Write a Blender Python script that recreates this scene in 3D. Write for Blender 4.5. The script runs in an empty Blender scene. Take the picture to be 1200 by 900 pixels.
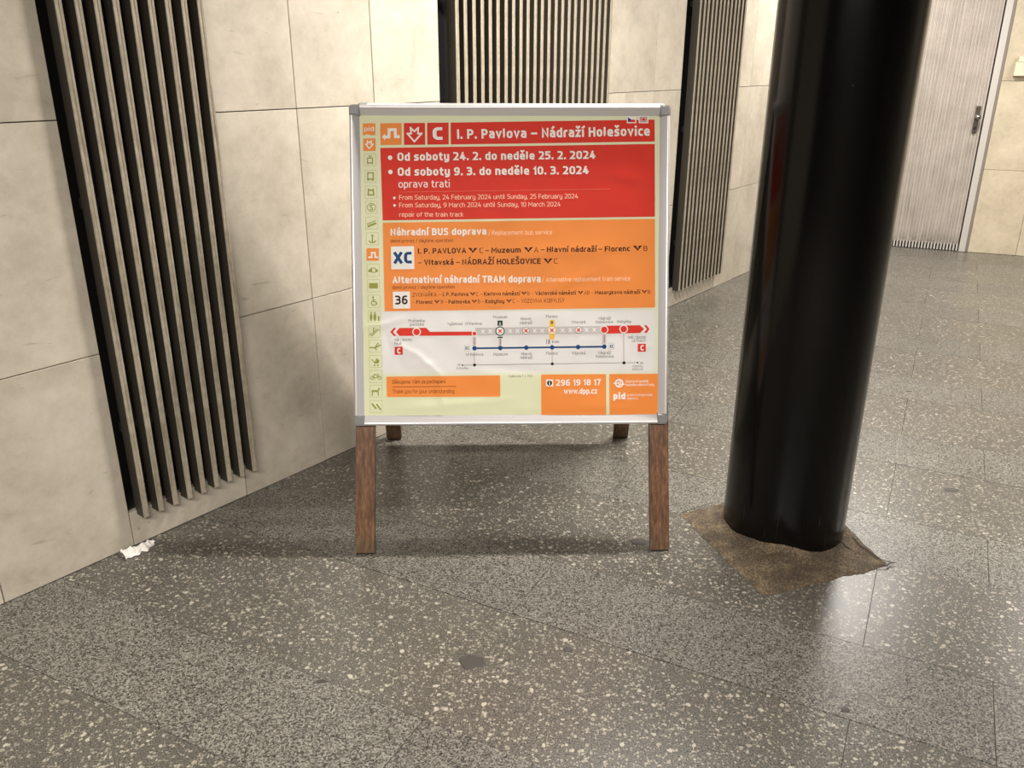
import bpy, bmesh, math, random
from mathutils import Vector, Matrix, noise
from mathutils.geometry import tessellate_polygon
random.seed(7)
SC = bpy.context.scene
COL = SC.collection

# ------------------------------------------------------------------ camera
F_PX = 986.0; CAM_H = 1.5; PITCH = math.radians(21.0); ROLL = math.radians(0.22)
fw = Vector((0, math.cos(PITCH), -math.sin(PITCH)))
rt0 = Vector((1, 0, 0)); up0 = rt0.cross(fw)
rt = math.cos(ROLL) * rt0 + math.sin(ROLL) * up0
up = -math.sin(ROLL) * rt0 + math.cos(ROLL) * up0
cam_data = bpy.data.cameras.new('camera'); cam = bpy.data.objects.new('camera', cam_data); COL.objects.link(cam)
cam_data.sensor_width = 36.0; cam_data.lens = F_PX / 1200 * 36.0; cam_data.clip_end = 100
m = Matrix((rt, up, -fw)).transposed().to_4x4(); m.translation = Vector((0, 0, CAM_H)); cam.matrix_world = m
SC.camera = cam

# ------------------------------------------------------------------ world, lamps, exposure
SC.view_settings.view_transform = 'Standard'; SC.view_settings.look = 'None'
SC.view_settings.gamma = 1.0; SC.view_settings.use_curve_mapping = False
SC.view_settings.exposure = 0.08
w = bpy.data.worlds.new('world'); SC.world = w; w.use_nodes = True
w.node_tree.nodes['Background'].inputs[0].default_value = (1.0, 0.93, 0.84, 1)
w.node_tree.nodes['Background'].inputs[1].default_value = 0.05
def tube(name, loc, lx, ly, power, rz=0.0, col=(1.0, 0.955, 0.89)):
    l = bpy.data.lights.new(name, 'AREA'); l.shape = 'RECTANGLE'; l.size = lx; l.size_y = ly
    l.energy = power; l.color = col
    o = bpy.data.objects.new(name, l); o.location = loc; o.rotation_euler = (0, 0, rz); COL.objects.link(o)
    return o
tube('lamp_row_over_sign', (0.95, 3.10, 2.70), 1.0, 0.10, 132)
tube('lamp_row_behind_viewer', (-0.1, -1.2, 2.70), 2.6, 0.12, 295)
tube('lamp_row_far', (2.65, 5.9, 2.70), 0.8, 0.30, 72)
tube('lamp_row_door', (4.6, 5.3, 2.70), 1.2, 0.25, 55)
tube('lamp_row_right', (5.4, 3.4, 2.70), 1.6, 0.25, 95)

# ------------------------------------------------------------------ measured frames of the place
WA = math.radians(52.1)                       # direction of the left wall
WU = Vector((math.cos(WA), math.sin(WA), 0)); WN = Vector((math.sin(WA), -math.cos(WA), 0))
W0 = Vector((-1.94056, 1.51069, 0))
DA = math.radians(-22.0)                      # direction of the end wall with the door
DU = Vector((math.cos(DA), math.sin(DA), 0)); DNN = Vector((-math.sin(DA), math.cos(DA), 0))
D0 = Vector((3.82461, 7.09339, 0))
GA = math.radians(-26.8)                      # direction of the paving rows
GU = Vector((math.cos(GA), math.sin(GA), 0)); GN = Vector((-math.sin(GA), math.cos(GA), 0))
CORNER = 7.6277
CEIL = 2.78
MW = Matrix.Translation(W0) @ Matrix.Rotation(WA, 4, 'Z')     # local x along wall, y into the wall
MD = Matrix.Translation(D0) @ Matrix.Rotation(DA, 4, 'Z')     # local x along wall, y into the wall

# ------------------------------------------------------------------ materials
def lin(c):
    return tuple(((v / 255) / 12.92 if v / 255 <= 0.04045 else ((v / 255 + 0.055) / 1.055) ** 2.4) for v in c) + (1.0,)
def mat(name, rgb, rough=0.5, metal=0.0, spec=0.5):
    m = bpy.data.materials.new(name); m.use_nodes = True
    b = m.node_tree.nodes['Principled BSDF']
    b.inputs['Base Color'].default_value = lin(rgb); b.inputs['Roughness'].default_value = rough
    b.inputs['Metallic'].default_value = metal; b.inputs['Specular IOR Level'].default_value = spec
    return m
class N:
    def __init__(s, m): s.m = m; s.t = m.node_tree; s.b = s.t.nodes['Principled BSDF']
    def new(s, k, **kw):
        n = s.t.nodes.new(k)
        for a, v in kw.items(): setattr(n, a, v)
        return n
    def link(s, a, b): s.t.links.new(a, b)
    def pos(s): return s.new('ShaderNodeNewGeometry').outputs['Position']
    def obj(s): return s.new('ShaderNodeTexCoord').outputs['Object']
    def rnd(s): return s.new('ShaderNodeObjectInfo').outputs['Random']
    def math(s, op, a, b=None, c=None):
        n = s.new('ShaderNodeMath', operation=op)
        for i, v in enumerate((a, b, c)):
            if v is None: continue
            if isinstance(v, (int, float)): n.inputs[i].default_value = v
            else: s.link(v, n.inputs[i])
        return n.outputs[0]
    def vmath(s, op, a, b=None):
        n = s.new('ShaderNodeVectorMath', operation=op)
        for i, v in enumerate((a, b)):
            if v is None: continue
            if isinstance(v, (tuple, list)): n.inputs[i].default_value = v
            else: s.link(v, n.inputs[i])
        return n.outputs[0]
    def scale(s, a, f):
        n = s.new('ShaderNodeVectorMath', operation='SCALE'); s.link(a, n.inputs[0])
        if isinstance(f, (int, float)): n.inputs['Scale'].default_value = f
        else: s.link(f, n.inputs['Scale'])
        return n.outputs[0]
    def noise(s, v, sc, det=2, rough=0.5, dist=0):
        n = s.new('ShaderNodeTexNoise'); s.link(v, n.inputs['Vector']); n.inputs['Scale'].default_value = sc
        n.inputs['Detail'].default_value = det; n.inputs['Roughness'].default_value = rough; n.inputs['Distortion'].default_value = dist
        return n
    def vor(s, v, sc, feat='F1', rnd=1.0):
        n = s.new('ShaderNodeTexVoronoi', feature=feat); s.link(v, n.inputs['Vector']); n.inputs['Scale'].default_value = sc
        n.inputs['Randomness'].default_value = rnd
        return n
    def ramp(s, v, stops, interp='LINEAR'):
        n = s.new('ShaderNodeValToRGB'); s.link(v, n.inputs[0]); cr = n.color_ramp; cr.interpolation = interp
        while len(cr.elements) < len(stops): cr.elements.new(0.5)
        for e, (p, c) in zip(cr.elements, stops):
            e.position = p; e.color = (c, c, c, 1) if isinstance(c, (int, float)) else (lin(c) if len(c) == 3 else c)
        return n.outputs[0]
    def mix(s, f, a, b, bt='MIX'):
        n = s.new('ShaderNodeMix', data_type='RGBA', blend_type=bt)
        for i, v in ((0, f), (6, a), (7, b)):
            if isinstance(v, (int, float)): n.inputs[i].default_value = v
            elif isinstance(v, tuple): n.inputs[i].default_value = lin(v) if len(v) == 3 else v
            else: s.link(v, n.inputs[i])
        return n.outputs[2]
    def col(s, v): s.link(v, s.b.inputs['Base Color'])
    def rough(s, v): s.link(v, s.b.inputs['Roughness'])
    def bump(s, h, st=0.2, d=0.001):
        n = s.new('ShaderNodeBump'); s.link(h, n.inputs['Height']); n.inputs['Strength'].default_value = st; n.inputs['Distance'].default_value = d
        s.link(n.outputs[0], s.b.inputs['Normal'])

def terrazzo_coarse():
    m = mat('terrazzo_large_chips', (100, 97, 90), 0.3); n = N(m)
    p = n.vmath('ADD', n.pos(), n.scale(n.new('ShaderNodeCombineXYZ').outputs[0], 0))
    off = n.new('ShaderNodeCombineXYZ'); r = n.math('MULTIPLY', n.rnd(), 37.0); n.link(r, off.inputs[0]); n.link(r, off.inputs[1])
    p = n.vmath('ADD', n.pos(), off.outputs[0])
    wv = n.noise(p, 60, 2)
    pw = n.vmath('ADD', p, n.scale(n.vmath('SUBTRACT', wv.outputs['Color'], (0.5, 0.5, 0.5)), 0.012))
    fine = n.noise(p, 260, 3, 0.7)
    base = n.ramp(fine.outputs['Fac'], [(0.36, (64, 61, 56)), (0.5, (100, 96, 88)), (0.62, (142, 137, 126))])
    # small chips
    v1 = n.vor(pw, 140)
    c1 = n.math('LESS_THAN', v1.outputs['Distance'], n.math('MULTIPLY', n.math('SUBTRACT', n.new('ShaderNodeSeparateColor').outputs[0], 0.0), 0.0))
    sep = n.new('ShaderNodeSeparateColor'); n.link(v1.outputs['Color'], sep.inputs[0])
    thr = n.math('MULTIPLY', n.math('SUBTRACT', sep.outputs[0], 0.36), 1.0)
    c1 = n.math('LESS_THAN', v1.outputs['Distance'], thr)
    # large chips
    v2 = n.vor(pw, 60)
    sep2 = n.new('ShaderNodeSeparateColor'); n.link(v2.outputs['Color'], sep2.inputs[0])
    thr2 = n.math('MULTIPLY', n.math('SUBTRACT', sep2.outputs[1], 0.60), 1.05)
    c2 = n.math('LESS_THAN', v2.outputs['Distance'], thr2)
    col1 = n.mix(sep.outputs[2], (150, 143, 130), (196, 188, 172))
    col2 = n.mix(sep2.outputs[2], (172, 165, 150), (214, 206, 190))
    c = n.mix(c1, base, col1); c = n.mix(c2, c, col2)
    big = n.noise(n.pos(), 2.2, 3, 0.6)
    tone = n.math('MULTIPLY_ADD', n.rnd(), 0.08, 0.58)
    tone = n.math('ADD', tone, n.math('MULTIPLY', n.math('SUBTRACT', big.outputs['Fac'], 0.5), 0.25))
    k = n.new('ShaderNodeCombineColor'); [n.link(tone, k.inputs[i]) for i in range(3)]
    n.col(n.mix(1.0, c, k.outputs[0], 'MULTIPLY'))
    n.rough(n.math('MULTIPLY_ADD', fine.outputs['Fac'], 0.20, 0.20)); n.b.inputs['Specular IOR Level'].default_value = 0.5
    return m
def terrazzo_fine():
    m = mat('terrazzo_fine_chips', (140, 135, 122), 0.35); n = N(m)
    off = n.new('ShaderNodeCombineXYZ'); r = n.math('MULTIPLY', n.rnd(), 37.0); n.link(r, off.inputs[0]); n.link(r, off.inputs[1])
    p = n.vmath('ADD', n.pos(), off.outputs[0])
    wv = n.noise(p, 120, 2)
    pw = n.vmath('ADD', p, n.scale(n.vmath('SUBTRACT', wv.outputs['Color'], (0.5, 0.5, 0.5)), 0.006))
    v1 = n.vor(pw, 290); sep = n.new('ShaderNodeSeparateColor'); n.link(v1.outputs['Color'], sep.inputs[0])
    c = n.ramp(sep.outputs[0], [(0.0, (66, 62, 56)), (0.3, (102, 98, 90)), (0.55, (146, 141, 130)), (1.0, (208, 202, 189))])
    v2 = n.vor(pw, 110); sep2 = n.new('ShaderNodeSeparateColor'); n.link(v2.outputs['Color'], sep2.inputs[0])
    c2 = n.math('LESS_THAN', v2.outputs['Distance'], n.math('MULTIPLY', n.math('SUBTRACT', sep2.outputs[1], 0.72), 0.9))
    c = n.mix(c2, c, (196, 189, 173))
    big = n.noise(n.pos(), 2.0, 3, 0.6)
    tone = n.math('MULTIPLY_ADD', n.rnd(), 0.06, 0.41)
    tone = n.math('ADD', tone, n.math('MULTIPLY', n.math('SUBTRACT', big.outputs['Fac'], 0.5), 0.2))
    k = n.new('ShaderNodeCombineColor'); [n.link(tone, k.inputs[i]) for i in range(3)]
    n.col(n.mix(1.0, c, k.outputs[0], 'MULTIPLY'))
    n.rough(n.math('MULTIPLY_ADD', sep.outputs[1], 0.2, 0.24))
    return m
def stone(name, rgb, spread=18):
    m = mat(name, rgb, 0.45); n = N(m)
    off = n.new('ShaderNodeCombineXYZ'); r = n.math('MULTIPLY', n.rnd(), 53.0); [n.link(r, off.inputs[i]) for i in range(3)]
    p = n.vmath('ADD', n.obj(), off.outputs[0])
    c1 = n.noise(p, 4.5, 5, 0.62, 0.3); c2 = n.noise(p, 26, 5, 0.7, 0.2)
    f = n.math('ADD', n.math('MULTIPLY', c1.outputs['Fac'], 0.65), n.math('MULTIPLY', c2.outputs['Fac'], 0.35))
    d = tuple(max(0, v - spread * 1.5) for v in rgb); l = tuple(min(255, v + spread) for v in rgb)
    c = n.ramp(f, [(0.26, d), (0.5, rgb), (0.72, l)])
    # sparse dark pits and short scuffs
    v = n.vor(p, 26); sp = n.new('ShaderNodeSeparateColor'); n.link(v.outputs['Color'], sp.inputs[0])
    pit = n.math('LESS_THAN', v.outputs['Distance'], n.math('MULTIPLY', n.math('SUBTRACT', sp.outputs[0], 0.86), 0.9))
    sn = n.noise(n.vmath('MULTIPLY', p, (9, 9, 38)), 1.0, 2, 0.5, 1.2)
    scuff = n.ramp(sn.outputs['Fac'], [(0.70, 0.0), (0.76, 1.0)])
    c = n.mix(n.math('MULTIPLY', pit, 0.45), c, (96, 88, 74))
    c = n.mix(n.math('MULTIPLY', scuff, 0.35), c, (118, 108, 92))
    tone = n.math('MULTIPLY_ADD', n.rnd(), 0.08, 0.93)
    k = n.new('ShaderNodeCombineColor'); [n.link(tone, k.inputs[i]) for i in range(3)]
    n.col(n.mix(1.0, c, k.outputs[0], 'MULTIPLY'))
    n.bump(c2.outputs['Fac'], 0.15, 0.002)
    return m
def wood():
    m = mat('varnished_brown_wood', (110, 70, 44), 0.42); n = N(m)
    p = n.vmath('MULTIPLY', n.obj(), (120, 60, 3.2)); r = n.rnd()
    off = n.new('ShaderNodeCombineXYZ'); n.link(n.math('MULTIPLY', r, 20.0), off.inputs[0]); p = n.vmath('ADD', p, off.outputs[0])
    g = n.noise(p, 1.0, 4, 0.6, 0.35); g2 = n.noise(n.vmath('MULTIPLY', p, (3, 3, 1.2)), 1.0, 3, 0.7)
    c = n.ramp(n.math('ADD', n.math('MULTIPLY', g.outputs['Fac'], .7), n.math('MULTIPLY', g2.outputs['Fac'], .3)), [(0.30, (56, 37, 24)), (0.5, (104, 71, 47)), (0.68, (142, 104, 72))])
    # worn, dirty end near the ground
    z = n.new('ShaderNodeSeparateXYZ'); n.link(n.pos(), z.inputs[0])
    wear = n.math('MULTIPLY', n.ramp(z.outputs[2], [(0.0, 1.0), (0.09, 0.0)]), n.ramp(n.noise(n.obj(), 60, 4, .7).outputs['Fac'], [(0.4, 0.2), (0.6, 1.0)]))
    n.col(n.mix(n.math('MULTIPLY', wear, 0.6), c, (84, 78, 62))); n.bump(g2.outputs['Fac'], 0.2, 0.001)
    return m
def slat_front():
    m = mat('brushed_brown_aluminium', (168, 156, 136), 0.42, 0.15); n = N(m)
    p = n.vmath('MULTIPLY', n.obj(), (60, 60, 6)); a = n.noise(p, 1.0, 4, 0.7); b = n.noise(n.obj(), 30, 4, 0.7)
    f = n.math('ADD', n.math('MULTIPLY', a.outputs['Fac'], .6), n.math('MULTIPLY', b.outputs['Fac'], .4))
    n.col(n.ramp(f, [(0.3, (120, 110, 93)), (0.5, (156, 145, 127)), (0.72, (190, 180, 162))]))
    return m
def column_paint():
    m = mat('gloss_black_paint', (14, 13, 12), 0.2, 0, 0.26); n = N(m)
    o = n.obj(); sc = n.noise(n.vmath('MULTIPLY', o, (60, 60, 5)), 1.0, 4, 0.7, 1.0)
    z = n.new('ShaderNodeSeparateXYZ'); n.link(o, z.inputs[0])
    low = n.ramp(z.outputs[2], [(0.02, 1.0), (0.28, 0.0)])
    f = n.math('MULTIPLY', n.ramp(sc.outputs['Fac'], [(0.62, 0.0), (0.70, 1.0)]), n.math('MULTIPLY', low, 0.28))
    v = n.vor(o, 24); sp = n.new('ShaderNodeSeparateColor'); n.link(v.outputs['Color'], sp.inputs[0])
    chip = n.math('LESS_THAN', v.outputs['Distance'], n.math('MULTIPLY', n.math('SUBTRACT', sp.outputs[0], 0.93), 0.7))
    f = n.math('MAXIMUM', f, n.math('MULTIPLY', chip, 0.25))
    n.col(n.mix(f, (9, 8, 7), (120, 116, 106)))
    d = n.noise(n.vmath('MULTIPLY', o, (6, 6, 1.2)), 1.0, 3, .6)
    n.rough(n.math('MULTIPLY_ADD', d.outputs['Fac'], 0.08, 0.13))
    return m
def cement():
    m = mat('rough_brown_mortar', (112, 96, 76), 0.8); n = N(m)
    a = n.noise(n.pos(), 150, 5, 0.85); b = n.noise(n.pos(), 16, 3, 0.6)
    f = n.math('ADD', n.math('MULTIPLY', a.outputs['Fac'], .72), n.math('MULTIPLY', b.outputs['Fac'], .28))
    c = n.ramp(f, [(0.38, (42, 34, 26)), (0.5, (82, 69, 53)), (0.62, (140, 122, 96))])
    v = n.vor(n.pos(), 190); sp = n.new('ShaderNodeSeparateColor'); n.link(v.outputs['Color'], sp.inputs[0])
    ch = n.math('LESS_THAN', v.outputs['Distance'], n.math('MULTIPLY', n.math('SUBTRACT', sp.outputs[0], 0.85), 1.6))
    n.col(n.mix(ch, c, (178, 164, 138))); n.bump(a.outputs['Fac'], 0.6, 0.003)
    return m
def door_metal():
    m = mat('ribbed_aluminium_door', (186, 178, 169), 0.4, 0.12); n = N(m)
    z = n.new('ShaderNodeSeparateXYZ'); n.link(n.obj(), z.inputs[0])
    g = n.noise(n.obj(), 5, 4, .6); st = n.noise(n.vmath('MULTIPLY', n.obj(), (40, 40, 2)), 1.0, 3, .6)
    c = n.ramp(n.math('ADD', n.math('MULTIPLY', g.outputs['Fac'], .5), n.math('MULTIPLY', st.outputs['Fac'], .5)), [(0.35, (168, 159, 150)), (0.65, (198, 189, 180))])
    dirt = n.math('MULTIPLY', n.ramp(z.outputs[2], [(0.03, 1.0), (0.16, 0.0)]), n.ramp(n.noise(n.obj(), 22, 4, .7).outputs['Fac'], [(0.35, 0.0), (0.62, 1.0)]))
    n.col(n.mix(n.math('MULTIPLY', dirt, .7), c, (84, 72, 58)))
    return m

M = dict(
    coarse=terrazzo_coarse(), fine=terrazzo_fine(), stone=stone('pale_stone_cladding', (186, 176, 160)), stone_end=stone('warm_stone_cladding', (200, 187, 163)),
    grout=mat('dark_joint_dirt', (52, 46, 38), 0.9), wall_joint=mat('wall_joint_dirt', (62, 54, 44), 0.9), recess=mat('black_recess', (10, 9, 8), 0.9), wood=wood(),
    slat=slat_front(), slat_side_shaded=mat('shaded_slat_side', (62, 57, 49), 0.5, 0.1), column=column_paint(), cement=cement(),  # slat sides: shade put into a darker colour than the fronts
    door=door_metal(), door_frame=mat('grey_aluminium_door_frame', (196, 190, 184), 0.4, 0.1), frame_side=mat('darker_grey_door_frame_side', (128, 120, 110), 0.6),
    steel=mat('polished_steel', (176, 172, 168), 0.25, 0.9), plate=mat('worn_steel_lock_plate', (108, 98, 90), 0.35, 0.8), dark=mat('dark_keyhole', (22, 18, 16), 0.6),
    alu=mat('satin_silver_aluminium', (214, 210, 210), 0.33, 0.55), cap=mat('grey_plastic_corner', (128, 126, 126), 0.35, 0.1), back=mat('white_backing_board', (205, 203, 198), 0.5),
    ceiling=mat('off_white_ceiling', (140, 136, 128), 0.8), plaster=mat('beige_wall_plaster', (120, 114, 102), 0.7), gum=mat('old_trodden_gum', (62, 57, 53), 0.55),
    tissue=mat('crumpled_white_tissue', (235, 230, 224), 0.8), box=mat('cream_plastic_box', (214, 204, 182), 0.45), rubber=mat('black_rubber', (24, 22, 20), 0.7),
)
# ------------------------------------------------------------------ helpers
def link(name, me, matr=None, parent=None, mw=None):
    o = bpy.data.objects.new(name, me); COL.objects.link(o)
    if matr is not None:
        for x in (matr if isinstance(matr, (list, tuple)) else [matr]): me.materials.append(x)
    if parent is not None: o.parent = parent
    if mw is not None: o.matrix_world = mw if parent is None else o.matrix_world
    return o
def mesh(name, bm, smooth=False):
    bmesh.ops.recalc_face_normals(bm, faces=bm.faces[:])
    me = bpy.data.meshes.new(name); bm.to_mesh(me); bm.free()
    if smooth:
        for p in me.polygons: p.use_smooth = True
    return me
def empty(name, mw=None):
    o = bpy.data.objects.new(name, None); COL.objects.link(o); o.empty_display_size = 0.2
    if mw is not None: o.matrix_world = mw
    return o
def tag(o, label=None, cat=None, group=None, kind=None):
    if label: o['label'] = label
    if cat: o['category'] = cat
    if group: o['group'] = group
    if kind: o['kind'] = kind
    return o
def box(bm, a, b, mi=0):
    vs = [bm.verts.new((x, y, z)) for x in (a[0], b[0]) for y in (a[1], b[1]) for z in (a[2], b[2])]
    fs = [(0, 1, 3, 2), (4, 6, 7, 5), (0, 4, 5, 1), (2, 3, 7, 6), (0, 2, 6, 4), (1, 5, 7, 3)]
    out = []
    for f in fs:
        q = bm.faces.new([vs[i] for i in f]); q.material_index = mi; out.append(q)
    return vs, out
def box_obj(name, a, b, mt, parent=None, mw=None, bevel=0.0):
    bm = bmesh.new(); box(bm, a, b)
    if bevel: bmesh.ops.bevel(bm, geom=bm.edges[:], offset=bevel, segments=2, affect='EDGES', profile=0.6)
    return link(name, mesh(name, bm), mt, parent, mw)
def prism(bm, poly, z0, z1, axis='z'):
    f3 = (lambda p, h: (p[0], p[1], h)) if axis == 'z' else (lambda p, h: (p[0], h, p[1]))
    lo = [bm.verts.new(f3(p, z0)) for p in poly]; hi = [bm.verts.new(f3(p, z1)) for p in poly]
    bm.faces.new(lo[::-1]); bm.faces.new(hi)
    for i in range(len(poly)):
        j = (i + 1) % len(poly); bm.faces.new([lo[i], lo[j], hi[j], hi[i]])
def cyl(bm, c, r, h, axis, seg=24, r2=None):
    r2 = r if r2 is None else r2
    q = Vector((0, 0, 1)).rotation_difference(Vector(axis)).to_matrix().to_4x4()
    bmesh.ops.create_cone(bm, cap_ends=True, segments=seg, radius1=r, radius2=r2, depth=h, matrix=Matrix.Translation(Vector(c)) @ q)

# ------------------------------------------------------------------ floor: slab with terrazzo tiles
def clip(poly, p0, n):      # keep the side where (p - p0).n >= 0
    out = []
    for i in range(len(poly)):
        a, b = poly[i], poly[(i + 1) % len(poly)]
        da = (a[0] - p0[0]) * n[0] + (a[1] - p0[1]) * n[1]; db = (b[0] - p0[0]) * n[0] + (b[1] - p0[1]) * n[1]
        if da >= 0: out.append(a)
        if (da >= 0) != (db >= 0):
            t = da / (da - db); out.append((a[0] + (b[0] - a[0]) * t, a[1] + (b[1] - a[1]) * t))
    return out
XR, YB = 7.2, -5.0
def area(p): return abs(sum(p[i][0] * p[(i + 1) % len(p)][1] - p[(i + 1) % len(p)][0] * p[i][1] for i in range(len(p)))) / 2
def room_clip(poly):
    poly = clip(poly, W0, WN)
    if len(poly) > 2: poly = clip(poly, D0, -DNN)
    if len(poly) > 2: poly = clip(poly, (XR, 0), (-1, 0))
    if len(poly) > 2: poly = clip(poly, (0, YB), (0, 1))
    return poly
room = room_clip([(-20, -20), (20, -20), (20, 20), (-20, 20)])
bm = bmesh.new(); prism(bm, room, -0.16, -0.004)
floor = tag(link('floor', mesh('floor', bm), M['grout']), kind='structure')
P = 0.7875
rows = []; hidden = {'fine': bmesh.new(), 'coarse': bmesh.new()}
n0 = 1.8255 - 10 * P
for k in range(0, 23):
    a = n0 + k * P
    rows.append((a, a + 0.3145, 'fine', 0.322)); rows.append((a + 0.3145, a + P, 'coarse', 0.006))
for (a, b, kind, off) in rows:
    L = 1.243 if kind == 'fine' else 1.95
    for j in range(-7, 8):
        x0 = off + j * L; x1 = x0 + L
        g = 0.0009; gl = 0.0026 if abs(a - 1.8255) < 0.01 else 0.0009; gh = 0.0012 if abs(b - 1.8255) < 0.01 else 0.0009
        rect = [(x0 + g, a + gl), (x1 - g, a + gl), (x1 - g, b - gh), (x0 + g, b - gh)]
        wp = [((GU * x + GN * y).x, (GU * x + GN * y).y) for x, y in rect]
        wp = room_clip(wp)
        if len(wp) < 3 or area(wp) < 0.002: continue
        cx = sum(p[0] for p in wp) / len(wp); cy = sum(p[1] for p in wp) / len(wp)
        dz = random.uniform(-0.0006, 0.0)
        az_ = math.degrees(math.atan2(cx, cy))
        if all(p[1] < 1.25 or abs(math.degrees(math.atan2(p[0], p[1]))) > 39 for p in wp): prism(hidden[kind], wp, -0.0038, dz); continue
        bm = bmesh.new(); prism(bm, [(p[0] - cx, p[1] - cy) for p in wp], -0.0038, dz)
        o = link('tile', mesh('tile', bm), M[kind], floor); o.location = (cx, cy, 0)

for kd_, b_ in hidden.items(): tag(link('paving_out_of_view', mesh('paving', b_), M[kd_], floor), kind='stuff')


# ------------------------------------------------------------------ left wall: backing, stone panels, recesses
S0, S1 = -3.2, CORNER
TOP = CEIL
openings = [(1.132, 1.590, 9, 1.158, 0.020, 1.572), (2.675, 3.895, 23, 2.727, 0.021, 3.30), (4.782, 5.500, 13, 4.856, 0.022, 5.477)]
OB = 0.122
bm = bmesh.new()
edges = [S0]
for o_ in openings: edges += [o_[0], o_[1]]
edges.append(S1)
for i in range(0, len(edges), 2): box(bm, (edges[i], 0.021, 0), (edges[i + 1], 0.30, TOP))
for o_ in openings:
    box(bm, (o_[0], 0.021, 0), (o_[1], 0.30, OB)); box(bm, (o_[0], 0.16, OB), (o_[1], 0.30, TOP))
wall_left = tag(link('wall_left', mesh('wall_left', bm), M['wall_joint'], None, MW), kind='structure')
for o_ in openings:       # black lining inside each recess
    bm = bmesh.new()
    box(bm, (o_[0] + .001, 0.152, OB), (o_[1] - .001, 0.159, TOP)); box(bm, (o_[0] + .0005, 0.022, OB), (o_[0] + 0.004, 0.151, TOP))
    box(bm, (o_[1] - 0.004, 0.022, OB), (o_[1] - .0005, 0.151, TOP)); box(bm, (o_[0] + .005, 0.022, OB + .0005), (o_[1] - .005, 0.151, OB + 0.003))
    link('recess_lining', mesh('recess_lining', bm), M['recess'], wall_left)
def panel(poly, parent, mt, thick=0.02, gap=0.0015, dy=0.0):
    c = (sum(p[0] for p in poly) / len(poly), sum(p[1] for p in poly) / len(poly))
    # shrink axis-aligned outline
    xs = [p[0] for p in poly]; zs = [p[1] for p in poly]; q = []
    n = len(poly)
    for i in range(n):
        p, a, b = poly[i], poly[i - 1], poly[(i + 1) % n]
        d1 = Vector((p[0] - a[0], p[1] - a[1])).normalized(); d2 = Vector((b[0] - p[0], b[1] - p[1])).normalized()
        nn = Vector((-d1.y, d1.x)) + Vector((-d2.y, d2.x))
        q.append((p[0] + nn.x * gap, p[1] + nn.y * gap))
    bm = bmesh.new(); prism(bm, [(x - c[0], z - c[1]) for x, z in q], dy, thick, 'y')
    if len(poly) == 4:
        ed = [e for e in bm.edges if all(abs(v.co.y - dy) < 1e-6 for v in e.verts)]
        bmesh.ops.bevel(bm, geom=ed, offset=0.0012, segments=1, affect='EDGES')
    o = link('stone_panel', mesh('stone_panel', bm), mt, parent); o.location = (c[0], 0, c[1]); return o
Z1, Z2, Z3 = 0.669, 1.344, 2.018
zs = [0.0, Z1, Z2, Z3, TOP]
def column_of_panels(a, b, z_from=0):
    for i in range(len(zs) - 1):
        panel([(a, zs[i]), (b, zs[i]), (b, zs[i + 1]), (a, zs[i + 1])], wall_left, M['stone'], dy=random.uniform(0, 0.0012))
for a, b in [(-3.2, -2.71), (-2.71, -2.2), (-2.2, -1.7), (-1.7, -1.2), (-1.2, -0.7), (-0.7, -0.2), (-0.2, 0.25), (0.25, 0.727), (0.727, 1.132),
             (1.945, 2.310), (2.310, 2.675), (4.145, 4.455), (4.455, 4.782), (5.79, 6.13), (6.13, 6.50), (6.50, 6.87), (6.87, 7.25), (7.25, CORNER)]:
    column_of_panels(a, b)
def beside(o_, right):
    """panels right of a recess, the lowest running on beneath it"""
    a, jb = o_[1], o_[5]
    panel([(jb, 0), (right, 0), (right, Z1), (a, Z1), (a, OB), (jb, OB)] if jb < a else [(a, 0), (right, 0), (right, Z1), (a, Z1)], wall_left, M['stone'])
    for i in range(1, 4): panel([(a, zs[i]), (right, zs[i]), (right, zs[i + 1]), (a, zs[i + 1])], wall_left, M['stone'])
beside(openings[0], 1.945); beside((2.675, 3.895, 0, 0, 0, 3.75), 4.145); beside(openings[2], 5.79)
for a, b in [(1.132, 1.572), (2.675, 3.21), (3.21, 3.75), (4.782, 5.27), (5.27, 5.477)]:
    panel([(a, 0), (b, 0), (b, OB), (a, OB)], wall_left, M['stone'])

# ------------------------------------------------------------------ ventilation grilles
def slat_mesh(wd):
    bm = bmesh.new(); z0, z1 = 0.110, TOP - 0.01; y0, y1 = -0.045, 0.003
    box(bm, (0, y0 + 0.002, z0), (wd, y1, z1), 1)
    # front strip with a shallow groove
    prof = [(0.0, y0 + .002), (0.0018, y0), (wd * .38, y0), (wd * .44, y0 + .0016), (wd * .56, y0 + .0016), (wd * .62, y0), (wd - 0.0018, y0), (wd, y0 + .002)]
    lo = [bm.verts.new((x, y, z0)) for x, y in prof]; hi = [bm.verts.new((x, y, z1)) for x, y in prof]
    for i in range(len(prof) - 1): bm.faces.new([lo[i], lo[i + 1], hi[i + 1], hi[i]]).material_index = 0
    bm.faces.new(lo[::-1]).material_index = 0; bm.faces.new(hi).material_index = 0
    me = bpy.data.meshes.new('slat'); bm.to_mesh(me); bm.free(); me.materials.append(M['slat']); me.materials.append(M['slat_side_shaded']); return me
labels = ['metal slat grille left of the notice board, nearest of the three',
          'metal slat grille in the stone wall rising straight behind the top of the notice board',
          'metal slat grille in the stone wall between the notice board and the black column']
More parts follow.
